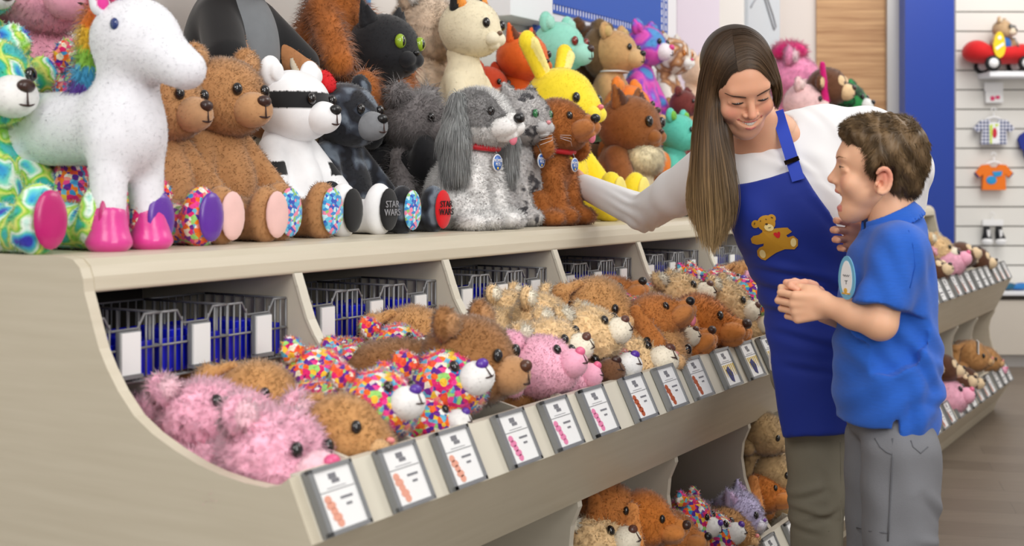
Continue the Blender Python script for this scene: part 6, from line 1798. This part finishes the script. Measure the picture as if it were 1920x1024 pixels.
# polo shirt
PS = [Ell(q(1667, 505, 2.5), (.076, .118, .100), k=.04), Cone(q(1686, 464, 2.425), .043, q(1686, 464, 2.575), .043, k=.04), Ell(q(1662, 620, 2.5), (.094, .122, .15), k=.05), Ell(q(1664, 740, 2.5), (.100, .128, .16), k=.05),
      Cone(near_s, .052, q(1660, 560, 2.38), .050, k=.025), Cone(q(1660, 560, 2.38), .050, q(1640, 600, 2.378), .053, k=.006), Cone(far_s, .050, q(1645, 590, 2.62), .052, k=.02), Cone(q(1658, 424, 2.5), .040, q(1690, 430, 2.5), .048, k=.02)]
PS += [Cone(bn_b, .0455, tuple3(bf_((0, .0, -.10))), .0455, k=.004, sub=True)]
hem = P(1660, 812, 2.42).z; hem2 = P(1720, 818, 2.42).z
elb = vec(near_e)
def bcut(g_, D):
    X_, Y_, Z_ = g_[..., 0], g_[..., 1], g_[..., 2]
    zc = np.where(X_ > P(1678, 0, 2.4).x, hem2 - .004, hem + .012)
    D = np.maximum(D, zc - Z_)
    # side vent
    xv = P(1675, 0, 2.4).x; w = np.clip((P(0, 772, 2.4).z - Z_) * .16, 0, .02)
    vent = np.maximum(np.abs(X_ - xv) - w, np.maximum(Z_ - P(0, 772, 2.4).z, np.abs(Y_ - 2.38) - .05))
    D = np.maximum(D, -vent)
    # sleeves end square above the elbows
    for (sy, e0, e1) in ((-1, near_s, near_e), (1, far_s, far_e)):
        a, b = vec(e0), vec(e1); d = (b - a) / np.linalg.norm(b - a); L_ = np.linalg.norm(b - a)
        t = (X_ - a[0]) * d[0] + (Y_ - a[1]) * d[1] + (Z_ - a[2]) * d[2] - L_ * .80 + (X_ - b[0]) * .10
        rad = np.sqrt((X_ - b[0]) ** 2 + ((Y_ - b[1])) ** 2 + (Z_ - b[2]) ** 2)
        side = ((Y_ - 2.5) * sy > .10)
        D = np.where(side & (rad < .10), np.maximum(D, t), D)
    return D
V, F = field_mesh(PS, .0042, .03, bcut); V = smooth_mesh(V, F, 1)
def polo_fold(V):
    x, y, z = V.T
    d = .0035 * np.sin((z * .6 + x * 1.1) * 95 + 1.5 * np.sin(z * 30)) * np.exp(-((z - .86) / .10) ** 2)
    d += .003 * np.sin((z - x * .9) * 85) * np.exp(-((z - .73) / .08) ** 2) + .0022 * np.sin((x + z * .3) * 150) * np.exp(-((z - 1.0) / .06) ** 2)
    d += creases(V, [(1640, 640, 1720, 700, .008, .005), (1600, 600, 1650, 690, .008, .004), (1700, 540, 1745, 570, .006, .004), (1690, 590, 1750, 640, .008, .005), (1620, 700, 1740, 730, .009, .004), (1600, 660, 1610, 780, .010, .004)])
    return d
V = V + vnormals(V, F) * polo_fold(V)[:, None]
add_np('polo_shirt', V, F, None, POLO, broot)
pc = Caster(V, F)
# collar: two folded leaves round the neck
cp = []
nc = vec(q(1667, 404, 2.5))
Rm = np.array(Matrix.Rotation(-.42, 3, 'Y'))
for i in range(46):
    a0 = -PI + .30 + (2 * PI - .6) * i / 45; a1 = a0 + (2 * PI - .6) / 45
    f_ = lambda a, r, z: nc + Rm @ vec((r * math.cos(a), r * 1.04 * math.sin(a), z))
    cp.append(Cone(f_(a0, .051, .007), .0036, f_(a0, .0575, -.008), .0036, k=.004)); cp.append(Cone(f_(a0, .0575, -.008), .0036, f_(a0, .064, -.022 - .006 * (abs(a0) > 2.4)), .0030, k=.004))
V, F = field_mesh(cp, .0028, .004); V = smooth_mesh(V, F, 5)
add_np('collar', V, F, None, POLO, broot)
def band(name, pts, r, m, cast, root):
    g = MB(); g.tube([cast(x, y, .0008) for x, y in pts], r, 5); return to_local(root, g).build(name, m, root)
POLOD = mat('polo_seam', rgb(22, 84, 184), rough=.85)
band('armhole_seam', [(1704, 432), (1712, 460), (1716, 500), (1706, 540)], .0011, POLOD, pc, broot)
band('sleeve_hem', [(1604, 566), (1630, 574), (1655, 580), (1676, 584)], .0010, POLOD, pc, broot)
# trousers
TR = [Ell(tuple3(hipb), (.088, .112, .08), k=.03)]
for a, kn, an in blegs: TR += [Cone(a + vec((0, 0, .02)), .074, kn, .066, k=.012), Cone(kn, .066, an, .058, k=.02)]
V, F = field_mesh(TR, .005, .015); V = smooth_mesh(V, F, 2)
V = V + vnormals(V, F) * (.0010 * np.sin(V[:, 2] * 70 + V[:, 0] * 60 + 3 * np.sin(V[:, 0] * 30)) + .0016 * np.sin(V[:, 2] * 18 + V[:, 0] * 90) + creases(V, [(1620, 850, 1668, 905, .008, .004), (1610, 930, 1665, 950, .008, .004), (1690, 900, 1740, 930, .008, .004), (1680, 850, 1700, 990, .010, .003), (1615, 1000, 1660, 1020, .008, .004)]))[:, None]
V[:, 2] = np.maximum(V[:, 2], .02)
add_np('trousers', V, F, None, GREYP, broot)
tc_ = Caster(V, F)
GRS = mat('grey_seam', rgb(96, 97, 102), rough=.9)
band('side_seam', [(1674, 822), (1673, 860), (1671, 900), (1669, 940), (1667, 980), (1665, 1015)], .0016, GRS, tc_, broot)
band('pocket_seam', [(1708, 826), (1712, 838), (1726, 850), (1740, 838)], .0012, GRS, tc_, broot)
band('pocket_seam', [(1640, 822), (1650, 838), (1662, 848), (1672, 852)], .0012, GRS, tc_, broot)
band('knee_seam', [(1606, 990), (1630, 996), (1655, 999), (1668, 1000)], .0012, GRS, tc_, broot)
for a, kn, an in blegs:
    V, F = field_mesh([Cone((an[0] + .015, an[1], .032), .034, (an[0] - .11, an[1], .028), .032, k=.02)], .007, .02)
    V[:, 2] = np.maximum(V[:, 2], .001)
    add_np('shoe', V, F, None, mat('dark_shoe', rgb(40, 38, 38), rough=.6), broot)
# short tousled hair
hb = [Ell((0, .018, .046), (.083, .092, .085)), Ell((0, .046, -.008), (.066, .052, .066), k=.03), Ell((0, -.030, .080), (.062, .060, .044), k=.02)]
for s in (-1, 1): hb.append(Ell((s * .072, -.012, .020), (.012, .014, .034), k=.012))
hb += [Ell((0, -.104, -.010), (.082, .070, .092), sub=True, k=.010), Ell((0, -.06, -.085), (.10, .10, .075), sub=True, k=.008), Ell((0, .05, -.098), (.10, .10, .040), sub=True, k=.008)]
for s in (-1, 1): hb.append(Ell((s * .086, .010, -.012), (.030, .025, .036), sub=True, k=.006))
V, F = field_mesh(hb, .0034, .02); V = smooth_mesh(V, F, 1)
Nn = vnormals(V, F)
V = V + Nn * (.0030 * np.sin(V[:, 0] * 130 + 2 * np.sin(V[:, 1] * 90)) * np.sin(V[:, 2] * 110 + 2 * np.sin(V[:, 1] * 120)))[:, None]
colb = np.tile(np.array(rgb(98, 78, 54)), (len(V), 1))
def combf(p):
    r = np.zeros_like(p); r[:, 1] = -1.6 + 2.4 * (p[:, 2] < .07) * (p[:, 1] > 0); r[:, 2] = -2.2 * (p[:, 2] < .09); r[:, 0] = .8 * np.sin(p[:, 1] * 60 + p[:, 2] * 50)
    r[:, 1] += 1.3 * np.sin(p[:, 2] * 75 + p[:, 0] * 50 + 2 * np.sin(p[:, 1] * 60)); return r
colb = colb * (1 + .35 * np.sin(V[:, 1:2] * 120 + V[:, 2:3] * 80))
V, F, T, colb, N = furry(V, F, colb, 24000, lambda p: .014 - .006 * (p[:, 1:2] < -.035) * (p[:, 2:3] < .10), .0010, .0, .35, 3, combf)
V = bf_(V); N = N @ bf_.R.T
colb = colb * 1.15
add_np('hair', V, F, colb, HAIR, broot, T, N)

# name badge hanging at the boy's chest
nb = thing('name_badge', 'oval white and blue paper name badge on the boy\'s chest', 'badge', P(1588, 521, 2.392), -1.12)
g = MB(); ov = lambda rx, rz, n=32: [(rx * math.cos(t) * (1 - .10 * math.sin(t)), rz * math.sin(t)) for t in [2 * PI * k / n for k in range(n)]]
g.prism(ov(.023, .041), -.001, .001, 0, axis='y'); g.build('card', mat('badge_blue', rgb(110, 176, 206), rough=.4), nb)
g = MB(); g.prism(ov(.0155, .032), -.0016, -.001, 0, axis='y'); wc = g.build('white_panel', M_CARD, nb)
g = MB(); g.tube([(-.009 + .0018 * i, -.0019, .004 + .0022 * math.sin(i * 2.1)) for i in range(11)], .0006, 4); g.box((-.004, -.0022, -.006), (.004, -.0016, -.005)); g.box((-.0006, -.0022, -.012), (.0006, -.0016, -.005)); g.build('handwriting', mat('pen_ink', rgb(60, 60, 70), rough=.6), nb)
g = MB(); g.ball((-.002, -.0018, -.024), (.005, .0006, .005)); g.box((-.012, -.0024, -.0305), (.011, -.0016, -.028)); g.build('gold_print', mat('badge_gold', rgb(220, 170, 60), rough=.5), nb)
